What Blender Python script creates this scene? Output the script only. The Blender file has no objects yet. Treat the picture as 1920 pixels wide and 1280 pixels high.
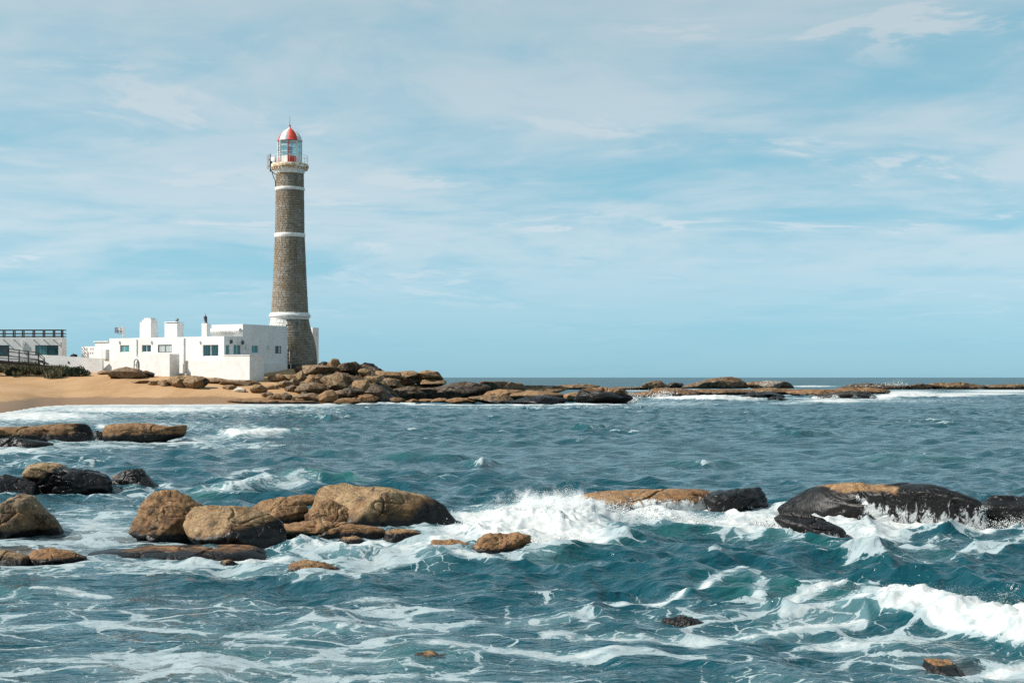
import bpy, bmesh, math, random
import numpy as np
from mathutils import Vector, Matrix

R = math.radians
SC = bpy.context.scene
COL = SC.collection

# ------------------------------------------------------------------ camera, sky, sun, exposure
F = 1920 * 50.0 / 36.0          # focal length in photo pixels
HZ, CX, CH = 707.0, 960.0, 2.8  # horizon row, centre column, eye height above the sea
cam_d = bpy.data.cameras.new('camera')
cam_d.lens = 50.0; cam_d.sensor_width = 36.0
cam_d.shift_y = (HZ - 640.0) / 1920.0
cam_d.clip_start = 0.1; cam_d.clip_end = 40000.0
cam = bpy.data.objects.new('camera', cam_d); COL.objects.link(cam)
cam.location = (0, 0, CH); cam.rotation_euler = (R(90), 0, 0)
SC.camera = cam

SUN_EL = 42.0                    # elevation, degrees
SUN_FWD = 8.0                    # degrees from straight left towards the viewer
sun_vec = Vector((-math.cos(R(SUN_FWD)) * math.cos(R(SUN_EL)), -math.sin(R(SUN_FWD)) * math.cos(R(SUN_EL)), math.sin(R(SUN_EL))))
sun_d = bpy.data.lights.new('sun', 'SUN'); sun_d.energy = 4.0; sun_d.angle = R(0.53); sun_d.color = (1.0, 0.94, 0.85)
sun = bpy.data.objects.new('sun', sun_d); COL.objects.link(sun)
sun.rotation_euler = sun_vec.to_track_quat('Z', 'Y').to_euler()
sun.location = (-60, -10, 60)

SC.view_settings.view_transform = 'Standard'; SC.view_settings.look = 'None'
SC.view_settings.gamma = 1.0; SC.view_settings.use_curve_mapping = False
SC.view_settings.exposure = 0.75
SC.cycles.use_denoising = False
SC.cycles.sample_clamp_direct = 2.5; SC.cycles.sample_clamp_indirect = 3.0
SC.cycles.max_bounces = 6; SC.cycles.diffuse_bounces = 3; SC.cycles.glossy_bounces = 3; SC.cycles.volume_bounces = 4
SC.cycles.caustics_reflective = False; SC.cycles.caustics_refractive = False


class NT:
    """small helper to write node trees as expressions"""
    def __init__(self, tree): self.t = tree; tree.nodes.clear()
    def n(self, typ, ins=None, out=0, **kw):
        nd = self.t.nodes.new(typ)
        for k, v in kw.items(): setattr(nd, k, v)
        for k, v in (ins or {}).items(): self.set(nd.inputs[k], v)
        return nd.outputs[out] if out is not None else nd
    def set(self, sock, v):
        if isinstance(v, bpy.types.NodeSocket): self.t.links.new(v, sock)
        elif isinstance(v, (tuple, list)) and sock.type == 'RGBA' and len(v) == 3: sock.default_value = (*v, 1)
        else: sock.default_value = v
    def math(self, op, a, b=0.0, c=0.0, clamp=False):
        return self.n('ShaderNodeMath', {0: a, 1: b, 2: c}, operation=op, use_clamp=clamp)
    def vmath(self, op, a, b=(0, 0, 0), out=0): return self.n('ShaderNodeVectorMath', {0: a, 1: b}, out=out, operation=op)
    def mix(self, f, a, b, blend='MIX'):
        nd = self.n('ShaderNodeMix', None, out=None, data_type='RGBA', blend_type=blend)
        self.set(nd.inputs[0], f); self.set(nd.inputs[6], a); self.set(nd.inputs[7], b); return nd.outputs[2]
    def mr(self, v, a, b, c=0.0, d=1.0, smooth=True):
        return self.n('ShaderNodeMapRange', {0: v, 1: a, 2: b, 3: c, 4: d}, interpolation_type='SMOOTHSTEP' if smooth else 'LINEAR')
    def noise(self, vec, scale, detail=4.0, rough=0.55, dist=0.0, out=0):
        return self.n('ShaderNodeTexNoise', {'Vector': vec, 'Scale': scale, 'Detail': detail, 'Roughness': rough, 'Distortion': dist}, out=out)
    def attr(self, name, out=2): return self.n('ShaderNodeAttribute', None, out=out, attribute_name=name)
    def bump(self, h, strength=0.5, dist=0.1, normal=None):
        i = {'Strength': strength, 'Distance': dist, 'Height': h}
        if normal is not None: i['Normal'] = normal
        return self.n('ShaderNodeBump', i)


# ---- world: Nishita sky, a thin layer of high cloud drawn on a plane overhead
world = bpy.data.worlds.new('World'); SC.world = world; world.use_nodes = True
w = NT(world.node_tree)
sky = w.n('ShaderNodeTexSky', sky_type='NISHITA', sun_disc=False, sun_elevation=R(SUN_EL),
          sun_rotation=math.atan2(sun_vec.x, sun_vec.y), air_density=1.0, dust_density=0.6, ozone_density=1.6, altitude=0.0)
d = w.n('ShaderNodeTexCoord', out=0)
sep = w.n('ShaderNodeSeparateXYZ', {0: d}, out=None)
dz = w.math('MAXIMUM', sep.outputs[2], 0.0)
den = w.math('ADD', dz, 0.085)
cu = w.math('DIVIDE', sep.outputs[0], den); cv = w.math('DIVIDE', sep.outputs[1], den)
cp = w.n('ShaderNodeCombineXYZ', {0: cu, 1: cv, 2: 0.0})
warp = w.noise(cp, 0.55, 3.0, 0.5, out=1)
cpw = w.vmath('ADD', cp, w.vmath('SCALE', w.vmath('SUBTRACT', warp, (0.5, 0.5, 0.5)), ) )
cpw.node.inputs[1].links[0].from_node.inputs['Scale'].default_value = 1.3
st = w.n('ShaderNodeMapping', {'Vector': cpw, 'Location': (4.3, 1.2, 0), 'Rotation': (0, 0, R(-14)), 'Scale': (0.50, 0.52, 1)})
n_big = w.noise(st, 1.05, 4.0, 0.55)
n_mid = w.noise(st, 3.0, 5.0, 0.6)
n_fine = w.noise(st, 10.0, 6.0, 0.62)
cov = w.math('ADD', w.math('MULTIPLY', n_big, 0.62), w.math('ADD', w.math('MULTIPLY', n_mid, 0.28), w.math('MULTIPLY', n_fine, 0.13)))
elev = w.mr(dz, 0.02, 0.2, 0.0, 1.0)
veil = w.mr(cov, 0.36, 0.56, 0.0, 0.86)
n_w = w.noise(w.vmath('ADD', st, (7.7, 3.1, 0)), 2.3, 2.0, 0.5)
wisp = w.math('MULTIPLY', w.mr(n_w, 0.52, 0.66, 0.0, 1.0), w.mr(n_fine, 0.47, 0.60, 0.0, 0.95))
cl = w.math('MULTIPLY', w.math('ADD', w.math('MULTIPLY', veil, w.mr(n_mid, 0.3, 0.62, 0.72, 1.0)), w.math('MULTIPLY', wisp, 0.55)), w.mr(dz, 0.015, 0.11, 0.10, 1.0))
lum = w.math('MULTIPLY', w.math('POWER', w.n('ShaderNodeRGBToBW', {0: sky}), 0.36), 0.205)      # hazy marine air evens the sky out
skyc = w.mix(1.0, w.n('ShaderNodeCombineXYZ', {0: lum, 1: lum, 2: lum}), (0.47, 0.99, 1.24), 'MULTIPLY')
skyc = w.mix(0.12, skyc, w.mix(1.0, sky, (0.07, 0.07, 0.07), 'MULTIPLY'))
cloudc = w.mix(1.0, w.n('ShaderNodeCombineXYZ', {0: lum, 1: lum, 2: lum}), (1.0, 1.22, 1.35), 'MULTIPLY')      # thin cloud takes its light from the sky round it
colr = w.mix(cl, skyc, cloudc)
bg = w.n('ShaderNodeBackground', {'Color': colr, 'Strength': 1.0})
w.n('ShaderNodeOutputWorld', {'Surface': bg}, out=None)

# ------------------------------------------------------------------ helpers
def PX(px, Y): return (px - CX) / F * Y
def PZ(py, Y): return CH - (py - HZ) / F * Y
def YW(py, z=0.0): return (CH - z) * F / (py - HZ)

rng = np.random.default_rng(7)
_perm = rng.permutation(256); _perm = np.concatenate([_perm, _perm, _perm])
_gr = rng.normal(size=(256, 3)); _gr /= np.linalg.norm(_gr, axis=1)[:, None]
def pnoise(p):
    """3-D gradient noise, about -1..1"""
    i = np.floor(p).astype(np.int64); f = p - i; i &= 255
    u = f * f * f * (f * (f * 6 - 15) + 10)
    res = np.zeros(len(p))
    for a in (0, 1):
        wx = u[:, 0] if a else 1 - u[:, 0]
        pa = _perm[(i[:, 0] + a)]
        for b in (0, 1):
            wy = u[:, 1] if b else 1 - u[:, 1]
            pb = _perm[pa + ((i[:, 1] + b) & 255)]
            for c in (0, 1):
                wz = u[:, 2] if c else 1 - u[:, 2]
                g = _gr[_perm[pb + ((i[:, 2] + c) & 255)]]
                res += wx * wy * wz * (g[:, 0] * (f[:, 0] - a) + g[:, 1] * (f[:, 1] - b) + g[:, 2] * (f[:, 2] - c))
    return res * 1.5
def fbm(p, octaves=4, lac=2.1, gain=0.5):
    s = np.zeros(len(p)); a = 1.0; q = np.array(p, float)
    for _ in range(octaves):
        s += a * pnoise(q); q = q * lac + 17.3; a *= gain
    return s
def sstep(x, a, b):
    t = np.clip((x - a) / (b - a), 0, 1); return t * t * (3 - 2 * t)

def mesh_np(name, verts, faces, smooth=True):
    """faces: (N,3) or (N,4) int array"""
    me = bpy.data.meshes.new(name)
    verts = np.asarray(verts, np.float32); faces = np.asarray(faces, np.int32)
    k = faces.shape[1]
    me.vertices.add(len(verts)); me.vertices.foreach_set('co', verts.ravel())
    me.loops.add(faces.size); me.loops.foreach_set('vertex_index', faces.ravel())
    me.polygons.add(len(faces)); me.polygons.foreach_set('loop_start', np.arange(0, faces.size, k, dtype=np.int32))
    me.update(calc_edges=True)
    if smooth: me.polygons.foreach_set('use_smooth', np.ones(len(faces), bool))
    else: me.polygons.foreach_set('use_smooth', np.zeros(len(faces), bool))
    return me
def add_attr(me, name, vals):
    a = me.attributes.new(name, 'FLOAT', 'POINT'); a.data.foreach_set('value', np.asarray(vals, np.float32))

def link(name, me, mat=None, parent=None, loc=None):
    o = bpy.data.objects.new(name, me); COL.objects.link(o)
    if mat is not None and me is not None and not me.materials: me.materials.append(mat)
    if parent is not None: o.parent = parent
    if loc is not None: o.location = loc
    return o
def tag(o, label, cat=None, group=None, kind=None):
    o['label'] = label
    if cat: o['category'] = cat
    if group: o['group'] = group
    if kind: o['kind'] = kind
    return o
def empty(name, loc, rz=0.0):
    o = bpy.data.objects.new(name, None); COL.objects.link(o); o.location = loc; o.rotation_euler = (0, 0, rz)
    o.empty_display_size = 0.3
    return o

class MB:
    """collects boxes, tubes and quads into one mesh"""
    def __init__(s): s.v = []; s.f = []
    def quad(s, pts): 
        b = len(s.v); s.v += [tuple(p) for p in pts]; s.f.append(tuple(range(b, b + len(pts)))); return s
    def box(s, x0, x1, y0, y1, z0, z1):
        b = len(s.v)
        s.v += [(x0, y0, z0), (x1, y0, z0), (x1, y1, z0), (x0, y1, z0), (x0, y0, z1), (x1, y0, z1), (x1, y1, z1), (x0, y1, z1)]
        s.f += [tuple(b + i for i in q) for q in ((0, 3, 2, 1), (4, 5, 6, 7), (0, 1, 5, 4), (1, 2, 6, 5), (2, 3, 7, 6), (3, 0, 4, 7))]
        return s
    def prism(s, poly, z0, z1):
        b = len(s.v); n = len(poly)
        s.v += [(x, y, z0) for x, y in poly] + [(x, y, z1) for x, y in poly]
        s.f.append(tuple(b + i for i in reversed(range(n)))); s.f.append(tuple(b + n + i for i in range(n)))
        s.f += [(b + i, b + (i + 1) % n, b + n + (i + 1) % n, b + n + i) for i in range(n)]
        return s
    def tube(s, p, q, r, r2=None, n=8):
        p, q = Vector(p), Vector(q); r2 = r if r2 is None else r2
        ax = (q - p).normalized(); a = ax.orthogonal().normalized(); c = ax.cross(a); b = len(s.v)
        for P, rr in ((p, r), (q, r2)):
            for k in range(n):
                t = 2 * math.pi * k / n; s.v.append(tuple(P + (a * math.cos(t) + c * math.sin(t)) * rr))
        s.f += [(b + k, b + (k + 1) % n, b + n + (k + 1) % n, b + n + k) for k in range(n)]
        s.f.append(tuple(b + k for k in reversed(range(n)))); s.f.append(tuple(b + n + k for k in range(n)))
        return s
    def lathe(s, prof, n=48, cap=True):
        b = len(s.v); m = len(prof)
        for r, z in prof:
            for k in range(n):
                t = 2 * math.pi * k / n; s.v.append((r * math.cos(t), r * math.sin(t), z))
        for j in range(m - 1):
            for k in range(n):
                s.f.append((b + j * n + k, b + j * n + (k + 1) % n, b + (j + 1) * n + (k + 1) % n, b + (j + 1) * n + k))
        if cap:
            s.f.append(tuple(b + k for k in reversed(range(n)))); s.f.append(tuple(b + (m - 1) * n + k for k in range(n)))
        return s
    def build(s, name, mat, parent=None, loc=None, smooth=False):
        me = bpy.data.meshes.new(name); me.from_pydata(s.v, [], s.f); me.update()
        if smooth:
            me.polygons.foreach_set('use_smooth', np.ones(len(me.polygons), bool)); me.set_sharp_from_angle(angle=R(35))
        return link(name, me, mat, parent, loc)

# ------------------------------------------------------------------ materials
def material(name, fn):
    m = bpy.data.materials.new(name); m.use_nodes = True
    t = NT(m.node_tree); out = fn(t)
    t.n('ShaderNodeOutputMaterial', {'Surface': out}, out=None)
    return m
def pbr(t, col, rough=0.6, normal=None, **kw):
    i = {'Base Color': col, 'Roughness': rough}
    if normal is not None: i['Normal'] = normal
    i.update({k.replace('_', ' '): v for k, v in kw.items()})
    return t.n('ShaderNodeBsdfPrincipled', i)
def plain(name, col, rough=0.6, var=0.12, scale=3.0, bump=0.0, metal=0.0):
    def fn(t):
        P = t.n('ShaderNodeNewGeometry', out=0)
        n = t.noise(P, scale, 5.0, 0.6)
        c = t.mix(1.0, col, t.mix(t.mr(n, 0.3, 0.7), (1 - var,) * 3, (1 + var,) * 3), 'MULTIPLY')
        nr = t.bump(t.noise(P, scale * 5, 3.0), bump, 0.01) if bump else None
        return pbr(t, c, rough, nr, Metallic=metal)
    return material(name, fn)

def m_white(t):
    P = t.n('ShaderNodeNewGeometry', out=0)
    big = t.noise(P, 0.5, 4.0, 0.6)
    streak = t.noise(t.vmath('MULTIPLY', P, (3.0, 3.0, 0.25)), 1.0, 4.0, 0.6)
    c = t.mix(t.mr(big, 0.35, 0.7), (0.74, 0.73, 0.715), (0.66, 0.65, 0.635))
    c = t.mix(t.math('MULTIPLY', t.mr(streak, 0.52, 0.75), 0.65), c, (0.54, 0.51, 0.46))
    h = t.math('ADD', t.noise(P, 2.2, 5.0, 0.65), t.math('MULTIPLY', t.noise(P, 11.0, 3.0), 0.3))
    return pbr(t, c, 0.8, t.bump(h, 0.3, 0.02))
WHITE = material('white_limewash', m_white)
def m_wbrick(t):
    P = t.n('ShaderNodeNewGeometry', out=0)
    TC = t.n('ShaderNodeTexCoord', out=3)
    uv = t.n('ShaderNodeSeparateXYZ', {0: TC}, out=None)
    v = t.n('ShaderNodeCombineXYZ', {0: t.math('ADD', uv.outputs[0], uv.outputs[1]), 1: uv.outputs[2], 2: 0.0})
    br = t.n('ShaderNodeTexBrick', {'Vector': v, 'Scale': 1.0, 'Mortar Size': 0.02, 'Mortar Smooth': 0.6, 'Brick Width': 0.42, 'Row Height': 0.17,
             'Color1': (1, 1, 1), 'Color2': (0.7, 0.7, 0.7), 'Mortar': (0, 0, 0)}, out=None)
    n = t.noise(P, 1.2, 5.0, 0.6)
    c = t.mix(t.mr(n, 0.35, 0.7), (0.73, 0.715, 0.70), (0.64, 0.625, 0.605))
    h = t.math('ADD', t.math('MULTIPLY', t.n('ShaderNodeRGBToBW', {0: br.outputs[0]}), 0.6), t.noise(P, 5.0, 4.0, 0.6))
    return pbr(t, c, 0.8, t.bump(h, 0.4, 0.025))
WHITEBRICK = material('white_painted_masonry', m_wbrick)
def m_glass(dark):
    def fn(t):
        P = t.n('ShaderNodeNewGeometry', out=0)
        n = t.noise(t.vmath('MULTIPLY', P, (6.0, 6.0, 0.2)), 1.0, 2.0)
        c = t.mix(t.mr(n, 0.4, 0.6), dark, tuple(x * 1.9 for x in dark))
        return pbr(t, c, 0.06, Specular_IOR_Level=0.5)
    return fn
GLASS = material('window_glass_dark', m_glass((0.010, 0.035, 0.042)))
GLASS2 = material('window_glass_curtained', m_glass((0.05, 0.15, 0.16)))
GLASSW = material('window_glass_pale_blind', m_glass((0.26, 0.28, 0.28)))
FRAME = plain('white_window_frame', (0.66, 0.66, 0.65), 0.5, 0.06)
FRAMED = plain('dark_window_frame', (0.06, 0.07, 0.07), 0.5, 0.1)
TIMBER = plain('dark_stained_timber', (0.028, 0.022, 0.02), 0.75, 0.4, 4.0, 0.4)
METAL = plain('dark_grey_metal', (0.05, 0.055, 0.06), 0.5, 0.2, 6.0)
GREY = plain('pale_grey_plastic', (0.62, 0.64, 0.64), 0.5, 0.08)
WPAINT = plain('white_gloss_paint', (0.68, 0.67, 0.64), 0.5, 0.14, 2.4)
RPAINT = plain('red_gloss_paint', (0.50, 0.042, 0.024), 0.42, 0.12, 2.0)
CONCRETE = plain('weathered_concrete', (0.40, 0.37, 0.32), 0.85, 0.2, 1.5, 0.4)
def m_rust(t):
    P = t.n('ShaderNodeNewGeometry', out=0)
    n = t.noise(P, 2.6, 5.0, 0.65)
    return pbr(t, t.mix(t.mr(n, 0.40, 0.58), (0.74, 0.70, 0.62), (0.46, 0.27, 0.09)), 0.75, t.bump(n, 0.4, 0.05))
RUSTY = material('rust_stained_white', m_rust)
def m_stone(t):
    P = t.n('ShaderNodeNewGeometry', out=0)
    b = t.attr('block'); wp = t.attr('painted')
    c = t.mix(b, (0.195, 0.162, 0.124), (0.335, 0.30, 0.256))
    n = t.noise(P, 0.55, 4.0, 0.6)
    c = t.mix(t.mr(n, 0.42, 0.66), c, (0.215, 0.158, 0.095))
    n2 = t.noise(P, 9.0, 5.0, 0.7)
    c = t.mix(1.0, c, t.mix(t.mr(n2, 0.3, 0.7), (0.72,) * 3, (1.3,) * 3), 'MULTIPLY')
    sk = t.noise(t.vmath('MULTIPLY', P, (2.2, 2.2, 0.12)), 1.0, 4.0, 0.6)
    c = t.mix(t.math('MULTIPLY', t.mr(sk, 0.52, 0.70), 0.55), c, (0.07, 0.062, 0.055))
    c = t.mix(t.math('MULTIPLY', t.mr(sk, 0.46, 0.32), 0.35), c, (0.36, 0.33, 0.28))
    c = t.mix(wp, c, (0.72, 0.70, 0.66))
    return pbr(t, c, 0.85, t.bump(n2, 0.5, 0.006), Specular_IOR_Level=0.35)
STONE = material('granite_block', m_stone)
MORTAR = plain('old_mortar', (0.15, 0.135, 0.115), 0.9, 0.25, 2.0, 0.4)

def m_rock(t):
    P = t.n('ShaderNodeNewGeometry', out=0)
    OC = t.n('ShaderNodeTexCoord', out=3)
    wet = t.attr('wet'); tone = t.attr('tone'); run = t.attr('run'); sc = t.attr('grain')  # wet also carries painted shade in hollows and under the overhang
    Q = t.vmath('SCALE', OC); t.set(Q.node.inputs['Scale'], sc)
    big = t.noise(Q, 1.3, 4.0, 0.6, 0.4); mid = t.noise(Q, 4.0, 6.0, 0.65); fine = t.noise(Q, 26.0, 5.0, 0.7)
    och = (0.205, 0.102, 0.042); tan = (0.245, 0.163, 0.086); gry = (0.145, 0.11, 0.08)
    c = t.mix(t.mr(tone, 0.0, 0.5, 0, 1, False), gry, tan); c = t.mix(t.mr(tone, 0.5, 1.0, 0, 1, False), c, och)
    c = t.mix(t.math('MULTIPLY', t.mr(big, 0.44, 0.64), 0.75), c, (0.15, 0.070, 0.026))
    c = t.mix(t.math('MULTIPLY', t.mr(mid, 0.50, 0.66), 0.65), c, (0.055, 0.04, 0.03))
    c = t.mix(t.math('MULTIPLY', t.mr(mid, 0.46, 0.30), 0.5), c, (0.36, 0.275, 0.165))
    c = t.mix(1.0, c, t.mix(t.mr(fine, 0.34, 0.66), (0.55,) * 3, (1.38,) * 3), 'MULTIPLY')
    # cracks and bedding
    vw = t.vmath('ADD', Q, t.vmath('MULTIPLY', t.noise(Q, 2.2, 3.0, out=1), (0.9, 0.9, 0.9)))
    cr = t.n('ShaderNodeTexVoronoi', {'Vector': t.vmath('MULTIPLY', vw, (1.0, 1.0, 1.9)), 'Scale': 0.85}, feature='DISTANCE_TO_EDGE', out=0)
    crack = t.math('MULTIPLY', t.mr(cr, 0.018, 0.0), t.mr(t.noise(Q, 1.7, 2.0), 0.46, 0.58))
    c = t.mix(t.math('MULTIPLY', crack, 0.75), c, (0.06, 0.042, 0.03))
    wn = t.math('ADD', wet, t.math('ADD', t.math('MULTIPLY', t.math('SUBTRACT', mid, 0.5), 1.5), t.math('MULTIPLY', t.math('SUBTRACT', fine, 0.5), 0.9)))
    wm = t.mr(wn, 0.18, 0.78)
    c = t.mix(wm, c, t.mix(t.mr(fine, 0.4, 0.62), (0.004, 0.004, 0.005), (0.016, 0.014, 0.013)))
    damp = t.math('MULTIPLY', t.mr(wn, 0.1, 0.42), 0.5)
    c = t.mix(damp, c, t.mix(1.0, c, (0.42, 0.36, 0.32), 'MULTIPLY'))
    # thin white water draining over the rock
    SP = t.vmath('MULTIPLY', P, (5.0, 1.6, 2.4))
    s1 = t.noise(SP, 1.9, 6.0, 0.75, 0.8)
    rm = t.mr(t.math('ADD', run, t.math('MULTIPLY', t.math('SUBTRACT', s1, 0.5), 2.4)), 0.50, 0.74)
    c = t.mix(rm, c, (0.44, 0.46, 0.46))
    rough = t.mr(wm, 0.0, 1.0, 0.82, 0.40)
    hgt = t.math('ADD', t.math('MULTIPLY', mid, 0.55), t.math('ADD', t.math('MULTIPLY', fine, 0.07), t.math('MULTIPLY', crack, -0.35)))
    return pbr(t, c, rough, t.bump(hgt, 0.8, 0.07), Specular_IOR_Level=t.mr(wm, 0.0, 1.0, 0.3, 0.28))
ROCK = material('granite_rock', m_rock)

def m_sand(t):
    P = t.n('ShaderNodeNewGeometry', out=0)
    wet = t.attr('wet')
    n = t.noise(t.vmath('MULTIPLY', P, (1.0, 0.35, 1.0)), 0.35, 5.0, 0.62); f = t.noise(P, 7.0, 4.0, 0.7)
    c = t.mix(t.mr(n, 0.36, 0.66), (0.41, 0.25, 0.128), (0.345, 0.198, 0.092))
    c = t.mix(1.0, c, t.mix(t.mr(f, 0.3, 0.7), (0.88,) * 3, (1.1,) * 3), 'MULTIPLY')
    wn = t.mr(t.math('ADD', wet, t.math('MULTIPLY', t.math('SUBTRACT', n, 0.5), 0.7)), 0.3, 0.62)
    c = t.mix(wn, c, (0.235, 0.13, 0.06))
    h = t.math('ADD', t.noise(t.vmath('MULTIPLY', P, (1.0, 0.5, 1.0)), 1.1, 4.0), t.math('MULTIPLY', f, 0.2))
    return pbr(t, c, t.mr(wn, 0, 1, 0.9, 0.5), t.bump(h, 0.5, 0.06), Specular_IOR_Level=0.3)
SAND = material('beach_sand', m_sand)

def m_sea(t):
    P = t.n('ShaderNodeNewGeometry', out=0)
    foam = t.attr('foam'); aer_light = t.attr('aer_light'); shal = t.attr('shallow')
    P2 = t.vmath('MULTIPLY', P, (1.0, 1.0, 0.0))
    wv = t.noise(P2, 0.55, 3.0, 0.55, out=1); wv2 = t.noise(P2, 2.6, 3.0, 0.6, out=1)
    q = t.vmath('ADD', P2, t.vmath('MULTIPLY', t.vmath('SUBTRACT', wv, (0.5, 0.5, 0.5)), (1.0, 1.0, 0)))
    q = t.vmath('ADD', q, t.vmath('MULTIPLY', t.vmath('SUBTRACT', wv2, (0.5, 0.5, 0.5)), (0.26, 0.26, 0)))
    qs = t.vmath('MULTIPLY', q, (0.62, 1.0, 1.0))
    e1 = t.n('ShaderNodeTexVoronoi', {'Vector': qs, 'Scale': 1.25}, feature='DISTANCE_TO_EDGE', out=0)
    e2 = t.n('ShaderNodeTexVoronoi', {'Vector': qs, 'Scale': 4.6}, feature='DISTANCE_TO_EDGE', out=0)
    nb = t.noise(q, 1.1, 5.0, 0.62); nf = t.noise(q, 7.0, 5.0, 0.68)
    fm = t.math('ADD', foam, t.math('MULTIPLY', t.math('SUBTRACT', nb, 0.5), t.mr(foam, 0.0, 0.25, 0.0, 0.95, False)))
    vary = t.mr(t.noise(q, 0.8, 3.0, 0.6), 0.36, 0.64, 0.15, 1.7); nx_ = t.noise(q, 22.0, 3.0, 0.65)
    th1 = t.math('MULTIPLY', t.math('MULTIPLY', t.math('MULTIPLY', fm, fm), 0.42), vary); th2 = t.math('MULTIPLY', t.math('SUBTRACT', fm, 0.22), 0.24)
    rag = t.math('MULTIPLY', t.math('SUBTRACT', nx_, 0.5), 0.11)
    l1 = t.mr(t.math('ADD', t.math('SUBTRACT', e1, th1), rag), 0.006, -0.012); l2 = t.mr(t.math('ADD', t.math('SUBTRACT', e2, th2), rag), 0.010, -0.02)
    lace = t.math('MAXIMUM', t.math('MULTIPLY', l1, t.mr(nf, 0.34, 0.44, 0.3, 1.0)), t.math('MULTIPLY', l2, t.mr(nf, 0.44, 0.52)))
    pt_ = t.noise(t.vmath('MULTIPLY', q, (0.33, 1.0, 1.0)), 1.7, 5.0, 0.6)
    patch = t.mr(t.math('ADD', pt_, t.math('MULTIPLY', fm, 0.42)), 0.80, 0.835)
    lace = t.math('MAXIMUM', lace, patch)
    solid = t.mr(t.math('ADD', fm, t.math('MULTIPLY', t.math('SUBTRACT', nf, 0.5), 0.9)), 0.72, 0.84)
    fa = t.math('MULTIPLY', t.math('MAXIMUM', lace, solid), t.mr(fm, 0.06, 0.2), clamp=True)
    deep = (0.003, 0.046, 0.063); green = (0.012, 0.090, 0.082)
    wc = t.mix(aer_light, deep, green)  # green crests: light through thin water put into the colour, with aeration
    wc = t.mix(shal, wc, (0.11, 0.07, 0.048))
    wc = t.mix(t.math('MULTIPLY', t.mr(fm, 0.15, 0.8), 0.75), wc, (0.12, 0.215, 0.235))
    h = t.math('ADD', t.math('MULTIPLY', t.noise(t.vmath('MULTIPLY', P2, (0.62, 1.0, 1)), 1.9, 4.0, 0.56, 0.5), 1.6), t.math('MULTIPLY', t.noise(t.vmath('MULTIPLY', P2, (0.7, 1.0, 1)), 9.0, 2.0, 0.5), 0.22))
    wn = t.bump(h, 1.0, 0.12)
    fn_ = t.bump(t.math('ADD', nf, t.math('MULTIPLY', fa, 0.25)), 0.7, 0.025)
    water = pbr(t, wc, t.attr('rough'), wn, IOR=1.333)
    thick = t.mr(fm, 0.55, 1.0)
    fcol = t.mix(thick, t.mix(t.mr(nf, 0.3, 0.6), (0.19, 0.26, 0.285), (0.29, 0.35, 0.37)), t.mix(t.mr(nf, 0.3, 0.6), (0.34, 0.395, 0.41), (0.54, 0.545, 0.535)))  # blue-grey crevice shading put into the foam colour
    fo = pbr(t, fcol, 0.85, fn_, Specular_IOR_Level=0.2)
    return t.n('ShaderNodeMixShader', {0: fa, 1: water, 2: fo})
SEA = material('sea_water', m_sea)
FOAM = plain('white_sea_foam', (0.53, 0.54, 0.53), 0.85, 0.04, 6.0, 0.5)
def m_leaf(name, c1, c2):
    def fn(t):
        P = t.n('ShaderNodeNewGeometry', out=0)
        n = t.noise(P, 1.4, 4.0, 0.7); n2 = t.noise(P, 14.0, 2.0)
        c = t.mix(t.mr(n, 0.35, 0.65), c1, c2); c = t.mix(t.math('MULTIPLY', t.mr(n2, 0.5, 0.7), 0.5), c, (0.13, 0.10, 0.05))
        return pbr(t, c, 0.7)
    return material(name, fn)
GRASS = m_leaf('dune_grass', (0.06, 0.065, 0.032), (0.13, 0.115, 0.055))
LEAF = m_leaf('shrub_leaf', (0.022, 0.038, 0.018), (0.04, 0.06, 0.025))

# ------------------------------------------------------------------ land
_sx = np.array([-1400, -400, -120, -30, 15, 40, 70, 120, 200, 310, 420, 600, 720, 4000.])
_sy = np.array([1000, 850, 800, 780, 774, 770, 764, 760.5, 759.5, 759.5, 758.5, 757.5, 756, 756.])
def shoreY(px): return F * CH / (np.interp(px, _sx, _sy) - HZ)
def terrain(px, Y):
    px = np.asarray(px, float); Y = np.asarray(Y, float)
    ys = shoreY(px); dd = Y - ys
    z = np.where(Y < 163, 2.66 * dd / np.maximum(163 - ys, 8), 2.66 + 0.09 * (Y - 163))
    z = np.where(dd < 0, np.maximum(dd * 0.06, -1.2), z)
    z = np.minimum(z, 4.5)
    k = sstep(px, 800, 690)
    return z * k - 1.5 * (1 - k)
def ground_hit(px, py):
    Y = np.linspace(40, 260, 2201); zr = PZ(py, Y); zt = np.maximum(terrain(np.full_like(Y, px), Y), 0)
    i = np.argmax(zr <= zt); return Y[i] if (zr <= zt).any() else 200.0

gx = np.arange(-150, 6.1, 0.7); gy = np.arange(55, 262, 0.8)
GX, GY = np.meshgrid(gx, gy); fx, fy = GX.ravel(), GY.ravel()
tz = terrain(CX + fx / fy * F, fy)
und = fbm(np.stack([fx * 0.12, fy * 0.09, fx * 0], 1), 4)
dry = sstep(tz, 0.5, 2.4)
tz = tz + und * 0.16 * dry * sstep(tz, -0.2, 0.6)
tz += np.where(tz > 0, 0.03 * fbm(np.stack([fx * 0.9, fy * 0.5, fx * 0], 1), 3) * dry, 0)
nx, ny = len(gx), len(gy)
idx = np.arange(nx * ny).reshape(ny, nx)
faces = np.stack([idx[:-1, :-1], idx[:-1, 1:], idx[1:, 1:], idx[1:, :-1]], -1).reshape(-1, 4)
tz = tz - 0.55 * sstep(CX + fx / fy * F, 545, 600) * sstep(fy, 150, 154)
me = mesh_np('beach', np.stack([fx, fy, tz], 1), faces)
add_attr(me, 'wet', 1.0 - sstep(tz + 0.15 * und, 0.25, 1.15))
beach = tag(link('beach', me, SAND), 'ochre sand beach rising from the surf to the white houses', kind='structure')

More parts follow.
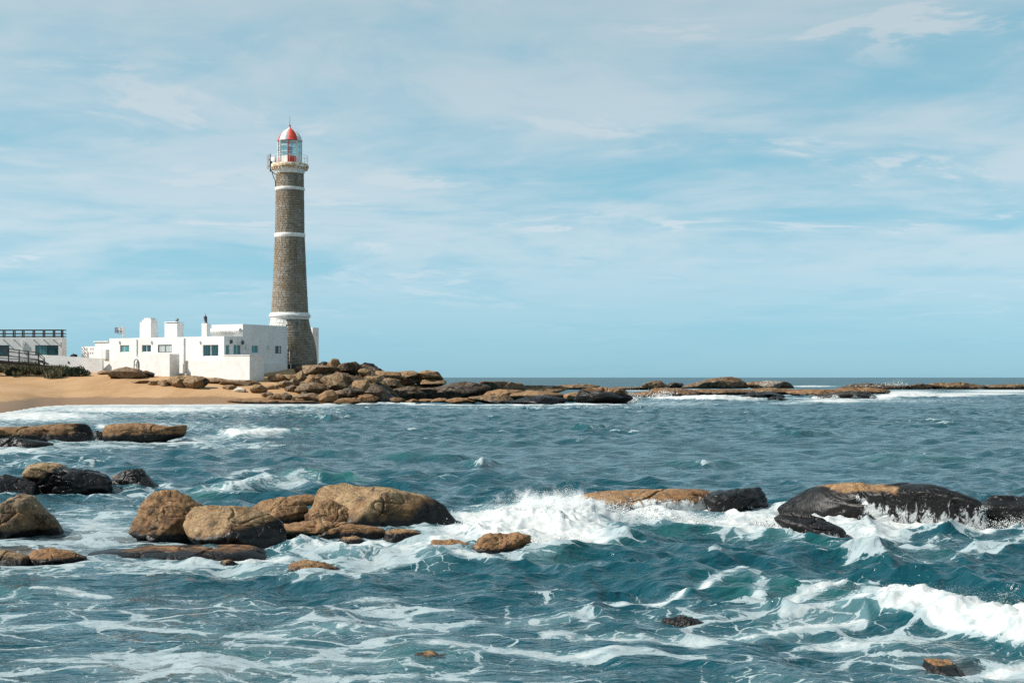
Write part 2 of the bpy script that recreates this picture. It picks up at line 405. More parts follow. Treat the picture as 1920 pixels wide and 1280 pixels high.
bx_ = np.arange(-36, -2, 0.22); by_ = np.arange(146, 186, 0.25)
BX, BY = np.meshgrid(bx_, by_); fx, fy = BX.ravel(), BY.ravel(); bpx = CX + fx / fy * F
q = np.stack([fx * 0.35, fy * 0.35, fx * 0 + 40], 1)
cell = np.abs(pnoise(q)) ; n4 = fbm(q * 1.6 + 5, 4, gain=0.55)
btop = terrain(bpx, fy) - 0.12
bz = btop + 0.5 * n4 - 0.5 * np.exp(-(cell / 0.06) ** 2) + 0.05
mask = sstep(bpx + 26 * pnoise(q * 0.7 + 2), 505, 575) * sstep(fy, 147.5, 150.5)
bz = bz * mask + (btop - 0.9) * (1 - mask)
bz = np.where(fy < 150, np.minimum(bz, (fy - 147.6) * 0.4), bz)
nx, ny = len(bx_), len(by_); idx = np.arange(nx * ny).reshape(ny, nx)
faces = np.stack([idx[:-1, :-1], idx[:-1, 1:], idx[1:, 1:], idx[1:, :-1]], -1).reshape(-1, 4)
me = mesh_np('bedrock', np.stack([fx, fy, bz], 1), faces)
add_attr(me, 'wet', 0.42 + 0.6 * sstep(n4, 0.25, -0.5) + sstep(bz, 0.7, 0.2)); add_attr(me, 'run', bz * 0); add_attr(me, 'tone', 0.4 + 0.4 * pnoise(q * 0.5)); add_attr(me, 'grain', bz * 0 + 0.9)  # shade of hollows and gaps darkened through wet; waterline truly wet
BEDROCK_ME = me

# ------------------------------------------------------------------ rocks: table first, the sea needs their footprints
ROCKS = []
def rk(label, poly=None, box=None, D=None, tone=0.5, wet=0.0, sub=5, seed=None, name='boulder', group=None, base=None, land=False,
       amp=0.06, cuts=4, wet_darkf=None, runf=None, ring=0.0, e=0.75, Y=None, grain=None, sq=2.6, wz=None, shear=0.0):
    ROCKS.append(dict(label=label, poly=poly, box=box, D=D, tone=tone, wet=wet, sub=sub, seed=len(ROCKS) * 13 + 5 if seed is None else seed, name=name,
                      group=group, base=base, land=land, amp=amp, cuts=cuts, wet_darkf=wet_darkf, runf=runf, ring=ring, e=e, Y=Y, grain=grain, sq=sq, wz=wz, shear=shear))
GN = 'boulders standing in the near shallows'; GF = 'rocks of the lighthouse point'; GR = 'reef rocks out in the surf'; GS = 'rocks below the white house'

# near boulders: outlines measured on the photograph, each at its own distance and with its own thickness
rk('cone shaped brown boulder cut by the left edge of the picture', [(-70, 958), (-30, 948), (8, 946), (18, 932), (38, 925), (56, 930), (72, 950), (90, 967), (104, 982), (113, 1000), (110, 1010), (60, 1014), (0, 1014), (-70, 1014)],
   e=0.9, base=1008, D=0.75, tone=0.25, wet=0.06, sub=6, group=GN, ring=0.25, amp=0.05)
rk('upright rust brown boulder with a diagonal crack, left of the overhanging one', [(245, 995), (250, 982), (258, 962), (268, 940), (285, 925), (308, 917), (330, 920), (350, 932), (374, 948), (390, 972), (384, 1008), (340, 1020), (290, 1018), (254, 1008)],
   e=0.85, base=1014, D=0.55, tone=0.85, wet=0.10, sub=6, group=GN, ring=0.2, amp=0.075)
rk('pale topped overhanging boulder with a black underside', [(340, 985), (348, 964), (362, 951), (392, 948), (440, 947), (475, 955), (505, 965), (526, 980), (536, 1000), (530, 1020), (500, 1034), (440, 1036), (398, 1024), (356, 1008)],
   e=0.9, cuts=2, base=1024, D=0.6, tone=0.55, wet=0.0, sub=6, group=GN, ring=0.15, amp=0.045, wet_darkf=lambda P: sstep(P[:, 2] - 0.24 * (P[:, 0] + 5.2), 0.20, -0.04) * 1.1)  # underside shade painted in black along with the wet band
rk('rounded brown rock between the overhanging boulder and the largest one', [(470, 952), (490, 940), (530, 933), (560, 938), (577, 955), (578, 985), (530, 992), (488, 985)],
   base=985, D=0.5, tone=0.75, wet=0.05, sub=6, group=GN)
rk('small reddish rock tucked behind the rounded brown rock', [(526, 938), (545, 929), (575, 926), (600, 932), (606, 945), (560, 950), (530, 948)], base=968, D=0.25, tone=0.95, sub=5, group=GN, name='rock')
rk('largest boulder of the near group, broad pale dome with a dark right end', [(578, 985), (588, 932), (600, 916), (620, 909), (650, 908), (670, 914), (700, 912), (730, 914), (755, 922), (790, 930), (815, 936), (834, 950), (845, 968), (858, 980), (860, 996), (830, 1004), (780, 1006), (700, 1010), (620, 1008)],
   e=0.9, base=990, D=0.95, tone=0.5, wet=0.06, sub=6, group=GN, ring=0.35, amp=0.05, wet_darkf=lambda P: sstep(P[:, 0] + 0.45 * (0.8 - P[:, 2]), -1.75, -1.15) * 0.75 + sstep(P[:, 2], 0.3, 0.05) * 0.35)  # right end and foot coloured darker
rk('cracked brown block at the foot of the largest near boulder', [(568, 965), (585, 944), (620, 940), (650, 950), (664, 970), (658, 992), (600, 996), (572, 990)], base=992, D=0.4, tone=0.8, wet=0.05, sub=6, group=GN, amp=0.1, cuts=6)
rk('low rust brown ledge running under the near boulders', [(486, 998), (500, 986), (545, 978), (600, 980), (680, 984), (724, 991), (734, 1008), (640, 1016), (490, 1016)], base=1006, D=0.3, tone=0.85, wet=0.05, sub=6, group=GN, name='rock', ring=0.2, amp=0.09, cuts=6)
rk('low flat brown rock right of the rust brown ledge', [(710, 1006), (724, 994), (750, 990), (780, 994), (798, 1004), (790, 1014), (730, 1014)], base=1007, D=0.22, tone=0.8, wet=0.05, sub=5, group=GN, name='rock', ring=0.3)
rk('brown rock barely above water below the rust brown ledge', [(628, 1016), (645, 1006), (668, 1004), (684, 1014), (660, 1024), (636, 1024)], base=1018, D=0.15, tone=0.7, wet=0.1, sub=5, group=GN, name='rock', ring=0.3)
rk('craggy brown rock half buried in the central splash', [(885, 1030), (896, 1008), (920, 1001), (945, 1004), (970, 1000), (992, 1006), (996, 1034), (950, 1046), (900, 1044)], base=1036, D=0.4, tone=0.9, wet=0.02, sub=6, group=GN, name='rock', amp=0.14, cuts=7, ring=0.3)
rk('small low brown rock left of the craggy splash rock', [(792, 1030), (810, 1014), (845, 1011), (877, 1016), (890, 1032), (840, 1038), (804, 1038)], base=1031, D=0.25, tone=0.85, wet=0.05, sub=5, group=GN, name='rock', ring=0.2, amp=0.1)
rk('tiny brown rock awash, smaller of two below the overhanging boulder', [(406, 1062), (414, 1050), (430, 1048), (448, 1056), (450, 1066), (420, 1070)], base=1062, D=0.16, tone=0.7, wet=0.15, sub=5, group=GN, name='rock', ring=0.2)
rk('flat dark brown rock awash, larger of two below the overhanging boulder', [(530, 1078), (543, 1057), (575, 1050), (607, 1053), (638, 1068), (634, 1084), (570, 1088), (536, 1086)], base=1077, D=0.3, tone=0.75, wet=0.16, sub=6, group=GN, name='rock', ring=0.25, amp=0.09)
rk('long flat sandy coloured shelf in front of the overhanging boulder', [(140, 1046), (160, 1033), (230, 1028), (320, 1025), (420, 1024), (480, 1026), (540, 1038), (500, 1056), (300, 1060), (170, 1060)], base=1042, D=0.8, tone=0.95, wet=0.04, sub=6, group=GN, name='rock_shelf', ring=0.2, amp=0.03, cuts=0)
rk('low domed orange brown rock at the left end of the long shelf', [(52, 1046), (60, 1032), (95, 1027), (130, 1032), (160, 1044), (168, 1060), (100, 1066), (60, 1062)], base=1056, D=0.4, tone=0.95, wet=0.06, sub=6, group=GN, name='rock', ring=0.3, amp=0.05)
rk('smooth low grey brown rock under the cone shaped boulder', [(-60, 1042), (-20, 1030), (20, 1031), (52, 1042), (68, 1058), (30, 1070), (-60, 1070)], base=1060, D=0.4, tone=0.35, wet=0.12, sub=6, group=GN, name='rock', ring=0.3, amp=0.03)
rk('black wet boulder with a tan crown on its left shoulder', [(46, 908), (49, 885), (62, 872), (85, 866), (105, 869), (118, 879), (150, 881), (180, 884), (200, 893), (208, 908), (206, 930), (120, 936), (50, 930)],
   base=923, D=0.7, tone=0.5, wet=0.0, sub=6, group=GN, ring=0.15, wet_darkf=lambda P: np.maximum(sstep(P[:, 0] * 1.0 - P[:, 2] * 1.1, -11.95, -11.55) , sstep(P[:, 2], 0.42, 0.28)) * 1.2)
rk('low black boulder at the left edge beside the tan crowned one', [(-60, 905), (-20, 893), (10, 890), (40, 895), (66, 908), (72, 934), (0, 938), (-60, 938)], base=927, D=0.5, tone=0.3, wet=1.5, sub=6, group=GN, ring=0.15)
rk('small peaked black boulder right of the tan crowned one', [(205, 905), (212, 892), (234, 882), (262, 878), (272, 889), (285, 900), (297, 912), (294, 924), (250, 926), (210, 924)], base=917, D=0.5, tone=0.9, wet=0.0, sub=6, group=GN, ring=0.15, wet_darkf=lambda P: 1.3 * sstep(P[:, 0], -10.05, -9.85) + sstep(P[:, 2], 0.3, 0.15))
rk('long flat topped tan slab at the left edge in the surf', [(-70, 806), (-20, 801), (40, 800), (100, 795), (158, 794), (166, 803), (172, 818), (172, 834), (130, 838), (60, 834), (-70, 834)],
   base=829, D=1.0, tone=0.8, wet=0.05, sub=6, group=GN, ring=0.35, amp=0.03, cuts=2, e=0.5, wet_darkf=lambda P: sstep(P[:, 0], -19.3, -18.6) * 0.9 + sstep(P[:, 2], 0.35, 0.1) * 0.7)
rk('tan slab with an upturned right tip beside the dark gap rock', [(195, 806), (199, 796), (215, 794), (250, 793), (290, 796), (320, 799), (347, 795), (350, 800), (346, 818), (312, 826), (285, 836), (210, 836), (196, 824)],
   base=829, D=0.75, tone=0.85, wet=0.05, sub=6, group=GN, ring=0.35, amp=0.035, cuts=2, e=0.55, wet_darkf=lambda P: sstep(P[:, 2], 0.42, 0.12) * sstep(P[:, 0], -17.2, -15.5) + sstep(P[:, 2], 0.16, 0.02) * 0.6)
rk('small dark rock wedged in the gap between the two tan slabs', [(166, 830), (172, 810), (182, 806), (194, 812), (200, 830), (190, 834), (172, 834)], base=824, D=0.5, tone=0.4, wet=0.9, sub=5, group=GN, name='rock')
rk('low black weedy rock in front of the left tan slab', [(-60, 832), (-10, 824), (30, 821), (60, 824), (98, 830), (100, 842), (20, 846), (-60, 846)], base=838, D=0.7, tone=0.3, wet=0.9, sub=6, group=GN, name='rock', ring=0.3, amp=0.07)
rk('low ochre slab swept by the splash, right of the white water', [(1050, 950), (1085, 927), (1150, 921), (1250, 918), (1320, 917), (1345, 925), (1360, 950), (1300, 975), (1150, 975), (1070, 970)],
   base=952, D=0.8, tone=0.8, wet=0.0, sub=6, group=GR, amp=0.025, cuts=1, runf=lambda P: sstep(P[:, 0], 2.1, 3.0) * sstep(P[:, 2], 0.44, 0.12) * 0.42 + sstep(P[:, 2], 0.25, 0.05) * 0.4, ring=0.6)
rk('dark wet rock with a blunt right face beside the ochre slab', [(1318, 932), (1345, 922), (1400, 917), (1428, 913), (1437, 930), (1445, 950), (1440, 972), (1380, 975), (1330, 965)], base=956, D=0.6, tone=0.4, wet=1.4, sub=6, group=GR, ring=0.5, amp=0.06, e=0.5,
   runf=lambda P: sstep(P[:, 2], 0.2, 0.03) * 0.35)
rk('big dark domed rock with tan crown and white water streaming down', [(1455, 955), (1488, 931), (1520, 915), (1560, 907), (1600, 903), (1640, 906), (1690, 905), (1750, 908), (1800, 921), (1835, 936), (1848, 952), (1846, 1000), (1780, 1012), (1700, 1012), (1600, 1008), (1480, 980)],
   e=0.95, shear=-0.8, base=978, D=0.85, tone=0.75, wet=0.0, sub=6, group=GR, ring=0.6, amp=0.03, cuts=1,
   wet_darkf=lambda P: np.maximum(sstep(P[:, 2] + 0.08 * pnoise(P * 2.2), 0.60, 0.47), sstep(np.abs(P[:, 0] - 6.6) + 0.3 * pnoise(P * 1.7 + 4), 0.6, 1.1)) * 1.4,
   runf=lambda P: 0.5 * np.exp(-((P[:, 0] - 6.65 - (0.65 - P[:, 2]) * 0.9) / 0.09) ** 2) * sstep(P[:, 2], 0.68, 0.55) + 0.48 * sstep(P[:, 2], 0.62, 0.05) * sstep(P[:, 0], 6.3, 7.1) + 0.14 * sstep(P[:, 2], 0.74, 0.6) * sstep(P[:, 0], 6.6, 7.2))
rk('dark wet rock cut by the right edge of the picture', [(1832, 975), (1842, 940), (1865, 928), (1920, 930), (1990, 932), (2040, 950), (2050, 1000), (1950, 1005), (1850, 1000)], e=0.95, base=984, D=0.7, tone=0.3, wet=1.5, sub=6, group=GR, ring=0.4, amp=0.06, runf=lambda P: sstep(P[:, 2], 0.22, 0.0) * 0.42)
rk('low smooth dark rock sloping right, in front of the domed rock', [(1449, 972), (1462, 963), (1490, 960), (1520, 964), (1548, 974), (1580, 990), (1608, 1008), (1600, 1020), (1560, 1018), (1500, 1000), (1462, 984)], e=1.05, shear=-0.5, base=1000, D=0.4, tone=0.2, wet=1.5, sub=6, group=GR, ring=0.5, amp=0.03, cuts=1, runf=lambda P: sstep(P[:, 2], 0.16, 0.0) * 0.38)
rk('brown rock awash at the lower right under the breaker', [(1700, 1268), (1716, 1248), (1742, 1237), (1785, 1239), (1832, 1250), (1870, 1268), (1800, 1290), (1710, 1288)], base=1256, D=0.4, wz=0.02, tone=0.95, wet=0.02, sub=6, group=GN, name='rock', ring=0.2, amp=0.05)
rk('dark weedy rock awash left of the breaker', [(1222, 1170), (1245, 1159), (1280, 1156), (1322, 1162), (1340, 1174), (1280, 1178), (1234, 1176)], base=1168, D=0.2, tone=0.5, wet=0.55, sub=6, group=GN, name='rock', amp=0.08)
rk('brown rock awash at the bottom centre', [(744, 1242), (780, 1225), (812, 1220), (850, 1228), (874, 1244), (810, 1252), (760, 1250)], base=1240, D=0.2, tone=0.8, wet=0.12, sub=6, group=GN, name='rock', amp=0.06)
rk('wide brown rock just under the surface at the bottom left', [(220, 1275), (280, 1262), (330, 1257), (400, 1257), (450, 1262), (500, 1275), (360, 1290)], base=1262, D=0.45, tone=0.8, wet=0.0, wz=0.0, sub=6, group=GN, name='rock', amp=0.04, cuts=0)

# rocks below the house and along the lighthouse point: x0, y0, x1, y1, tone, wet, label
L = True
for b, tone, wet, lab, kw in [
    ((205, 689, 262, 714), 0.2, 0.0, 'broad brown boulder under the arched iron grille of the white house', {}),
    ((258, 694, 285, 711), 0.6, 0.0, 'round boulder with a dark right side below the white house', dict(wet_darkf=lambda P: sstep(P[:, 0], -42.3, -41.7) * 0.8)),  # right side coloured darker
    ((320, 702, 354, 730), 0.55, 0.0, 'left half of the crumbling rock outcrop at the foot of the house wall', dict(amp=0.16, cuts=8)),
    ((345, 702, 384, 732), 0.45, 0.0, 'right half of the crumbling outcrop, pale face and dark end', dict(amp=0.14, cuts=8, wet_darkf=lambda P: sstep(P[:, 0], -33.7, -33.3) * 0.8)),  # right end coloured darker than the face
    ((182, 694, 212, 704), 0.5, 0.0, 'small pale slab between the round shrub and the brown boulder', {}),
    ((248, 711, 282, 721), 0.6, 0.0, 'flat step like slab below the round boulder', dict(sq=5)),
    ((278, 713, 300, 725), 0.5, 0.0, 'rubble stone right of the step like slab', dict(amp=0.12)),
    ((296, 712, 324, 726), 0.55, 0.0, 'rubble stone touching the crumbling outcrop', dict(amp=0.12)),
    ((384, 708, 425, 722), 0.4, 0.0, 'low layered rock right of the crumbling outcrop', {}),
    ((420, 711, 482, 726), 0.35, 0.0, 'long layered rock under the terrace wall corner', dict(sq=4)),
    ((417, 721, 441, 732), 0.65, 0.0, 'small tan stone on the sand under the terrace', {}),
    ((438, 726, 458, 737), 0.1, 0.0, 'pale concrete like block lying on the sand', dict(sq=5, mat='c')),
]:
    mat = kw.pop('mat', None)
    rk(lab, box=b, tone=tone, wet=wet, land=L, group=GS, sub=5, name='rock' if b[2] - b[0] < 45 else 'boulder', **kw)
for b, tone, wet, lab, kw in [
    ((616, 671, 638, 698), 0.75, 0.0, 'upright split boulder with an orange face on the crest of the point', dict(sub=5)),
    ((635, 677, 674, 702), 0.1, 0.55, 'large dark rounded boulder beside the orange faced one on the crest', dict(sub=5)),
    ((599, 677, 615, 690), 0.1, 0.9, 'small pointed black rock right of the lighthouse foot', {}),
    ((556, 683, 626, 702), 0.25, 0.15, 'long layered slab directly under the lighthouse', dict(sq=4)),
    ((674, 690, 693, 707), 0.6, 0.05, 'lone cube like boulder right of the dark rounded one', dict(sq=4)),
    ((504, 699, 532, 717), 0.4, 0.05, 'brown block at the left foot of the lighthouse', {}),
    ((530, 702, 557, 715), 0.7, 0.0, 'flat tan block below the lighthouse door', {}),
    ((555, 695, 574, 716), 0.45, 0.1, 'upright grooved rock below the lighthouse', {}),
    ((572, 702, 600, 724), 0.8, 0.0, 'orange tan sloping rock left of the diamond boulder', {}),
    ((597, 697, 664, 733), 0.35, 0.0, 'great pale diamond shaped boulder in the middle of the point', dict(sub=6, poly=[(597, 712), (606, 705), (625, 701), (634, 697), (645, 702), (658, 708), (663, 714), (655, 722), (645, 729), (630, 733), (618, 732), (610, 724)])),
    ((558, 715, 608, 742), 0.15, 0.3, 'dark grey wedge boulder left of the diamond boulder', dict(sub=5)),
    ((520, 713, 548, 730), 0.3, 0.05, 'grey brown rock in the middle of the rubble slope', {}),
    ((543, 709, 560, 723), 0.2, 0.2, 'small dark angular rock beside the wedge boulder', {}),
    ((534, 721, 556, 737), 0.1, 0.5, 'blackish rock in a cluster on the rubble slope', {}),
    ((496, 721, 523, 732), 0.7, 0.0, 'oval tan stone lying on the sand', {}),
    ((472, 719, 497, 740), 0.65, 0.0, 'pale tan slab leaning on the sand', {}),
    ((488, 734, 515, 748), 0.25, 0.2, 'grey topped rock low on the sand', {}),
    ((498, 741, 516, 750), 0.6, 0.0, 'pale stone in front of the grey topped rock', {}),
    ((526, 735, 546, 754), 0.1, 0.45, 'dark wedge rock close to the water', {}),
    ((512, 737, 530, 752), 0.65, 0.0, 'tan stone left of the dark wedge rock', {}),
    ((553, 737, 603, 754), 0.2, 0.1, 'long grey rock with dark patches near the water', dict(amp=0.1)),
    ((548, 745, 572, 754), 0.65, 0.0, 'low tan stone before the long grey rock', {}),
    ((600, 731, 632, 759), 0.75, 0.0, 'tan boulder at the waterline below the diamond boulder', dict(sub=5)),
    ((618, 730, 648, 747), 0.15, 0.1, 'flat grey slab resting on the tan waterline boulder', dict(sq=4)),
    ((640, 725, 680, 750), 0.1, 0.8, 'black rock in the hollow right of the diamond boulder', {}),
    ((661, 709, 693, 741), 0.6, 0.0, 'tall pale boulder with a lit left face right of the diamond one', dict(sub=5)),
    ((684, 721, 722, 752), 0.05, 0.7, 'black wet boulder in front of the tall pale one', dict(sub=5)),
    ((630, 745, 676, 760), 0.85, 0.0, 'low orange shelf rock at the waterline', {}),
    ((664, 739, 706, 756), 0.9, 0.0, 'ochre slab sloping into the foam', dict(sq=3.4)),
    ((686, 704, 714, 718), 0.55, 0.0, 'flat tan stone stacked under the cube like boulder', dict(sq=3.4)),
    ((696, 694, 748, 714), 0.6, 0.0, 'left block of the pale summit slab of the point', dict(sub=5, sq=3.4)),
    ((738, 695, 790, 712), 0.6, 0.0, 'middle block of the pale summit slab of the point', dict(sub=5, sq=3.4)),
    ((776, 694, 826, 714), 0.6, 0.05, 'right block of the pale summit slab, ending the skyline', dict(sub=5, sq=3)),
    ((708, 707, 750, 728), 0.3, 0.35, 'dark fissured rock under the summit slab', dict(amp=0.12)),
    ((745, 706, 782, 722), 0.15, 0.6, 'dark recessed rock below the middle summit block', dict(amp=0.1)),
    ((784, 708, 830, 724), 0.55, 0.05, 'layered tan block under the right summit block', dict(sq=3.4)),
    ((728, 719, 757, 734), 0.6, 0.0, 'egg shaped tan boulder on the dark shelf', {}),
    ((748, 719, 812, 736), 0.6, 0.0, 'pale ochre ledge above the dark shelf, left piece', dict(sub=5, sq=3)),
    ((796, 720, 850, 735), 0.65, 0.05, 'pale ochre ledge above the dark shelf, right piece', dict(sub=5, sq=3)),
    ((716, 726, 790, 753), 0.1, 0.6, 'left block of the blackish layered shelf above the water', dict(sub=5, sq=3.4, amp=0.08)),
    ((776, 727, 864, 752), 0.1, 0.7, 'right block of the blackish layered shelf above the water', dict(sub=5, sq=3.4, amp=0.08)),
    ((722, 745, 760, 757), 0.85, 0.0, 'rust stone at the waterline, first left of a row', {}),
    ((764, 748, 788, 757), 0.9, 0.0, 'small orange stone at the waterline, second of the row', {}),
    ((785, 747, 815, 757), 0.85, 0.0, 'rust stone at the waterline, third of the row', {}),
    ((812, 746, 842, 757), 0.85, 0.05, 'rust stone at the waterline, fourth of the row', {}),
    ((838, 745, 890, 758), 0.9, 0.05, 'long rust stone at the waterline, last of the row', {}),
]:
    rk(lab, box=b, tone=tone, wet=wet * 0.62, land=True, group=GF, **{**dict(name='rock' if b[2] - b[0] < 45 else 'boulder'), **kw})
rk('flat layered sandstone shelf running into the water below the beach', poly=[(415, 752), (440, 747), (500, 748), (560, 751), (604, 752), (612, 757), (580, 763), (520, 764), (460, 760)], base=759, D=1.6, tone=0.75, wet=0.0, sub=5, group=GF, name='rock_shelf', amp=0.02, cuts=0, Y=147.5, wet_darkf=lambda P: sstep(P[:, 2], 0.22, 0.05) * 0.9)
for b, tone, wet, lab, kw in [
    ((818, 715, 918, 748), 0.1, 0.75, 'blackish rock mass joining the point to the low domes', dict(sub=5, base=753, amp=0.09)),
    ((893, 712, 978, 742), 0.2, 0.35, 'smooth dark dome, highest of the low rocks beyond the point', dict(sub=5, base=750)),
    ((908, 729, 990, 752), 0.8, 0.0, 'orange tan rock under the smooth dark dome', dict(sub=5, base=752)),
    ((885, 738, 960, 758), 0.6, 0.5, 'broken brown and black rock at the waterline under the dome', dict(sub=5, base=757, amp=0.1)),
    ((978, 718, 1056, 745), 0.35, 0.3, 'second dark topped dome right of the smooth dome', dict(sub=5, base=748)),
    ((965, 733, 1052, 752), 0.75, 0.0, 'tan sloping rock between the two domes', dict(sub=5, base=753)),
    ((972, 741, 1066, 761), 0.1, 1.3, 'long black wet rock at the waterline', dict(sub=5, base=758)),
    ((1052, 734, 1100, 755), 0.65, 0.0, 'tan rock left of the end boulder', dict(base=753)),
    ((1088, 725, 1174, 759), 0.8, 0.0, 'end boulder of the point, tan top over a black base', dict(sub=6, base=757, wet_darkf=lambda P: sstep(P[:, 2] + 0.1 * (P[:, 0] - 10), 1.45, 1.05))),
    ((1130, 727, 1176, 746), 0.3, 0.35, 'dark rock behind the end boulder', dict(base=746)),
    ((1172, 733, 1250, 748), 0.85, 0.0, 'low red brown reef rock just right of the end boulder', dict(base=745, ring=0.4)),
    ((1222, 725, 1300, 746), 0.7, 0.3, 'dark ridged brown reef rock behind a small splash', dict(base=743, ring=0.3)),
    ((1290, 727, 1402, 744), 0.8, 0.3, 'long brown reef rock above the curved white breaker', dict(base=741, ring=0.3)),
    ((1396, 735, 1470, 750), 0.1, 1.2, 'low black reef rock at the end of the curved breaker', dict(base=747, ring=0.3)),
    ((1440, 743, 1476, 753), 0.1, 1.3, 'small black reef rock in front of the low black one', dict(base=751)),
    ((1392, 727, 1500, 742), 0.7, 0.2, 'brown reef rock, middle of the long reef', dict(base=740, ring=0.2)),
    ((1480, 728, 1582, 745), 0.85, 0.1, 'tan brown reef rock left of the little waterfalls', dict(base=742, ring=0.3)),
    ((1540, 733, 1646, 753), 0.3, 0.8, 'black reef ledge with little waterfalls', dict(base=748, ring=0.5, runf=lambda P: sstep(np.sin(P[:, 0] * 2.6) + sstep(P[:, 2], 1.0, 0.2), 1.1, 1.5) * 0.5 + sstep(P[:, 2], 0.5, 0.1) * 0.5)),
    ((1570, 726, 1664, 740), 0.9, 0.0, 'orange reef rock above the black waterfall ledge', dict(base=739)),
    ((1586, 718, 1700, 730), 0.2, 0.5, 'far dark reef strip behind the orange reef rock', dict(base=730, ring=0.3)),
    ((1690, 719, 1760, 731), 0.3, 0.4, 'far low reef rock left of the far brown reef', dict(base=730, ring=0.3)),
    ((1738, 716, 1858, 732), 0.45, 0.35, 'far long brown reef on the right', dict(base=730, ring=0.4)),
    ((1850, 719, 1950, 731), 0.45, 0.3, 'far brown reef cut by the right edge', dict(base=730, ring=0.4)),
    ((1208, 713, 1246, 731), 0.3, 0.3, 'far squat boulder alone before the horizon', dict(base=731, sub=5)),
    ((1252, 715, 1282, 729), 0.1, 0.7, 'far small black rock between the squat boulder and the long hump', dict(base=727)),
    ((1276, 706, 1408, 730), 0.15, 0.35, 'far long hump of rock breaking the horizon', dict(base=728, sub=5, poly=[(1274, 726), (1300, 718), (1330, 711), (1350, 707), (1372, 706), (1390, 709), (1402, 718), (1408, 728), (1340, 734), (1284, 732)])),
    ((1404, 713, 1484, 730), 0.35, 0.3, 'far low rock with white water running off, right of the hump', dict(base=728, runf=lambda P: sstep(np.abs(P[:, 0] - 65), 6, 2) * 0.5)),
    ((1040, 719, 1130, 731), 0.3, 0.4, 'far flat reef seen behind the second dome', dict(base=730)),
    ((1130, 724, 1212, 733), 0.3, 0.4, 'far flat reef left of the squat boulder', dict(base=731)),
    ((779, 753, 789, 760), 0.1, 1.3, 'tiny black rock in the water off the point', dict(base=758)),
]:
    bs = kw.pop('base')
    rk(lab, box=b, tone=tone, wet=wet * 0.65, base=bs, group=GR if b[0] > 1170 or b[0] == 1040 or b[0] == 1130 else GF, **{**dict(name='reef_rock' if b[0] > 1170 else ('boulder' if b[2] - b[0] > 45 else 'rock')), **kw})

def ico(n, _c={}):
    if n not in _c:
        bm = bmesh.new(); bmesh.ops.create_icosphere(bm, subdivisions=n, radius=1.0)
        v = np.array([x.co[:] for x in bm.verts]); f = np.array([[q.index for q in p.verts] for p in bm.faces]); bm.free(); _c[n] = (v, f)
    return _c[n]

FOOT = []
for r in ROCKS:
    g = np.random.default_rng(r['seed'])
    if r['poly'] is None:
        x0, y0, x1, y1 = r['box']
        if r['land'] or r['group'] == GF: x0, x1, y0 = x0 - 0.07 * (x1 - x0), x1 + 0.07 * (x1 - x0), y0 - 0.03 * (y1 - y0)
        if r['name'] == 'reef_rock': x0, x1 = x0 - 0.04 * (x1 - x0), x1 + 0.04 * (x1 - x0); r['amp'] = 0.13; r['wet'] += 0.14; r['e'] = 0.45; r['sq'] = max(r['sq'], 3.6)
        hw, hh, mx, my = (x1 - x0) / 2, (y1 - y0) / 2, (x0 + x1) / 2, (y0 + y1) / 2
        sq = r['sq']; lean = g.uniform(-0.7, 0.7); pts = []; nk = int(g.integers(5, 8)); t0 = g.uniform(0, 6.28)
        for k in range(nk):
            t = t0 + 2 * math.pi * (k + g.uniform(-0.3, 0.3)) / nk; c, s = math.cos(t), math.sin(t)
            q = (abs(c) ** sq + abs(s) ** sq) ** (-1 / sq); j = 1.16 + g.normal(0, 0.07)
            u, v = c * q * j, s * q * j
            pts.append((mx + hw * (u * (1.0 - 0.12 * max(v, 0)) + 0.10 * lean * v), my - hh * (0.9 * v * (1 - 0.22 * abs(u + lean) * (v > 0)))))
        r['poly'] = pts
    if r['group'] == GN and r['name'] == 'rock': r['e'] = 1.0; r['cuts'] = min(r['cuts'], 2)
    xs = [p[0] for p in r['poly']]; ysr = [p[1] for p in r['poly']]
    wpx = max(xs) - min(xs)
    if r['land']: Yb = ground_hit(sum(xs) / len(xs), max(ysr) - 2)
    else: Yb = YW(r['base'] if r['base'] else max(ysr))
    if r['box'] and wpx < 44: r['sub'] = min(r['sub'], 4)
    if r['D'] is None:
        r['D'] = float(np.clip(0.42 * wpx / F * Yb, 0.35, 3.2)) * (0.85 if r['land'] else 1.0)
    Yc = r['Y'] or (Yb + r['D'] * (0.75 if not r['land'] else 0.6))
    r['Yc'] = Yc
    if not r['land'] or r['poly'][0][1] > 735:
        FOOT.append((PX((min(xs) + max(xs)) / 2, Yc), Yc, wpx / 2 / F * Yc, r['D'], r['ring']))

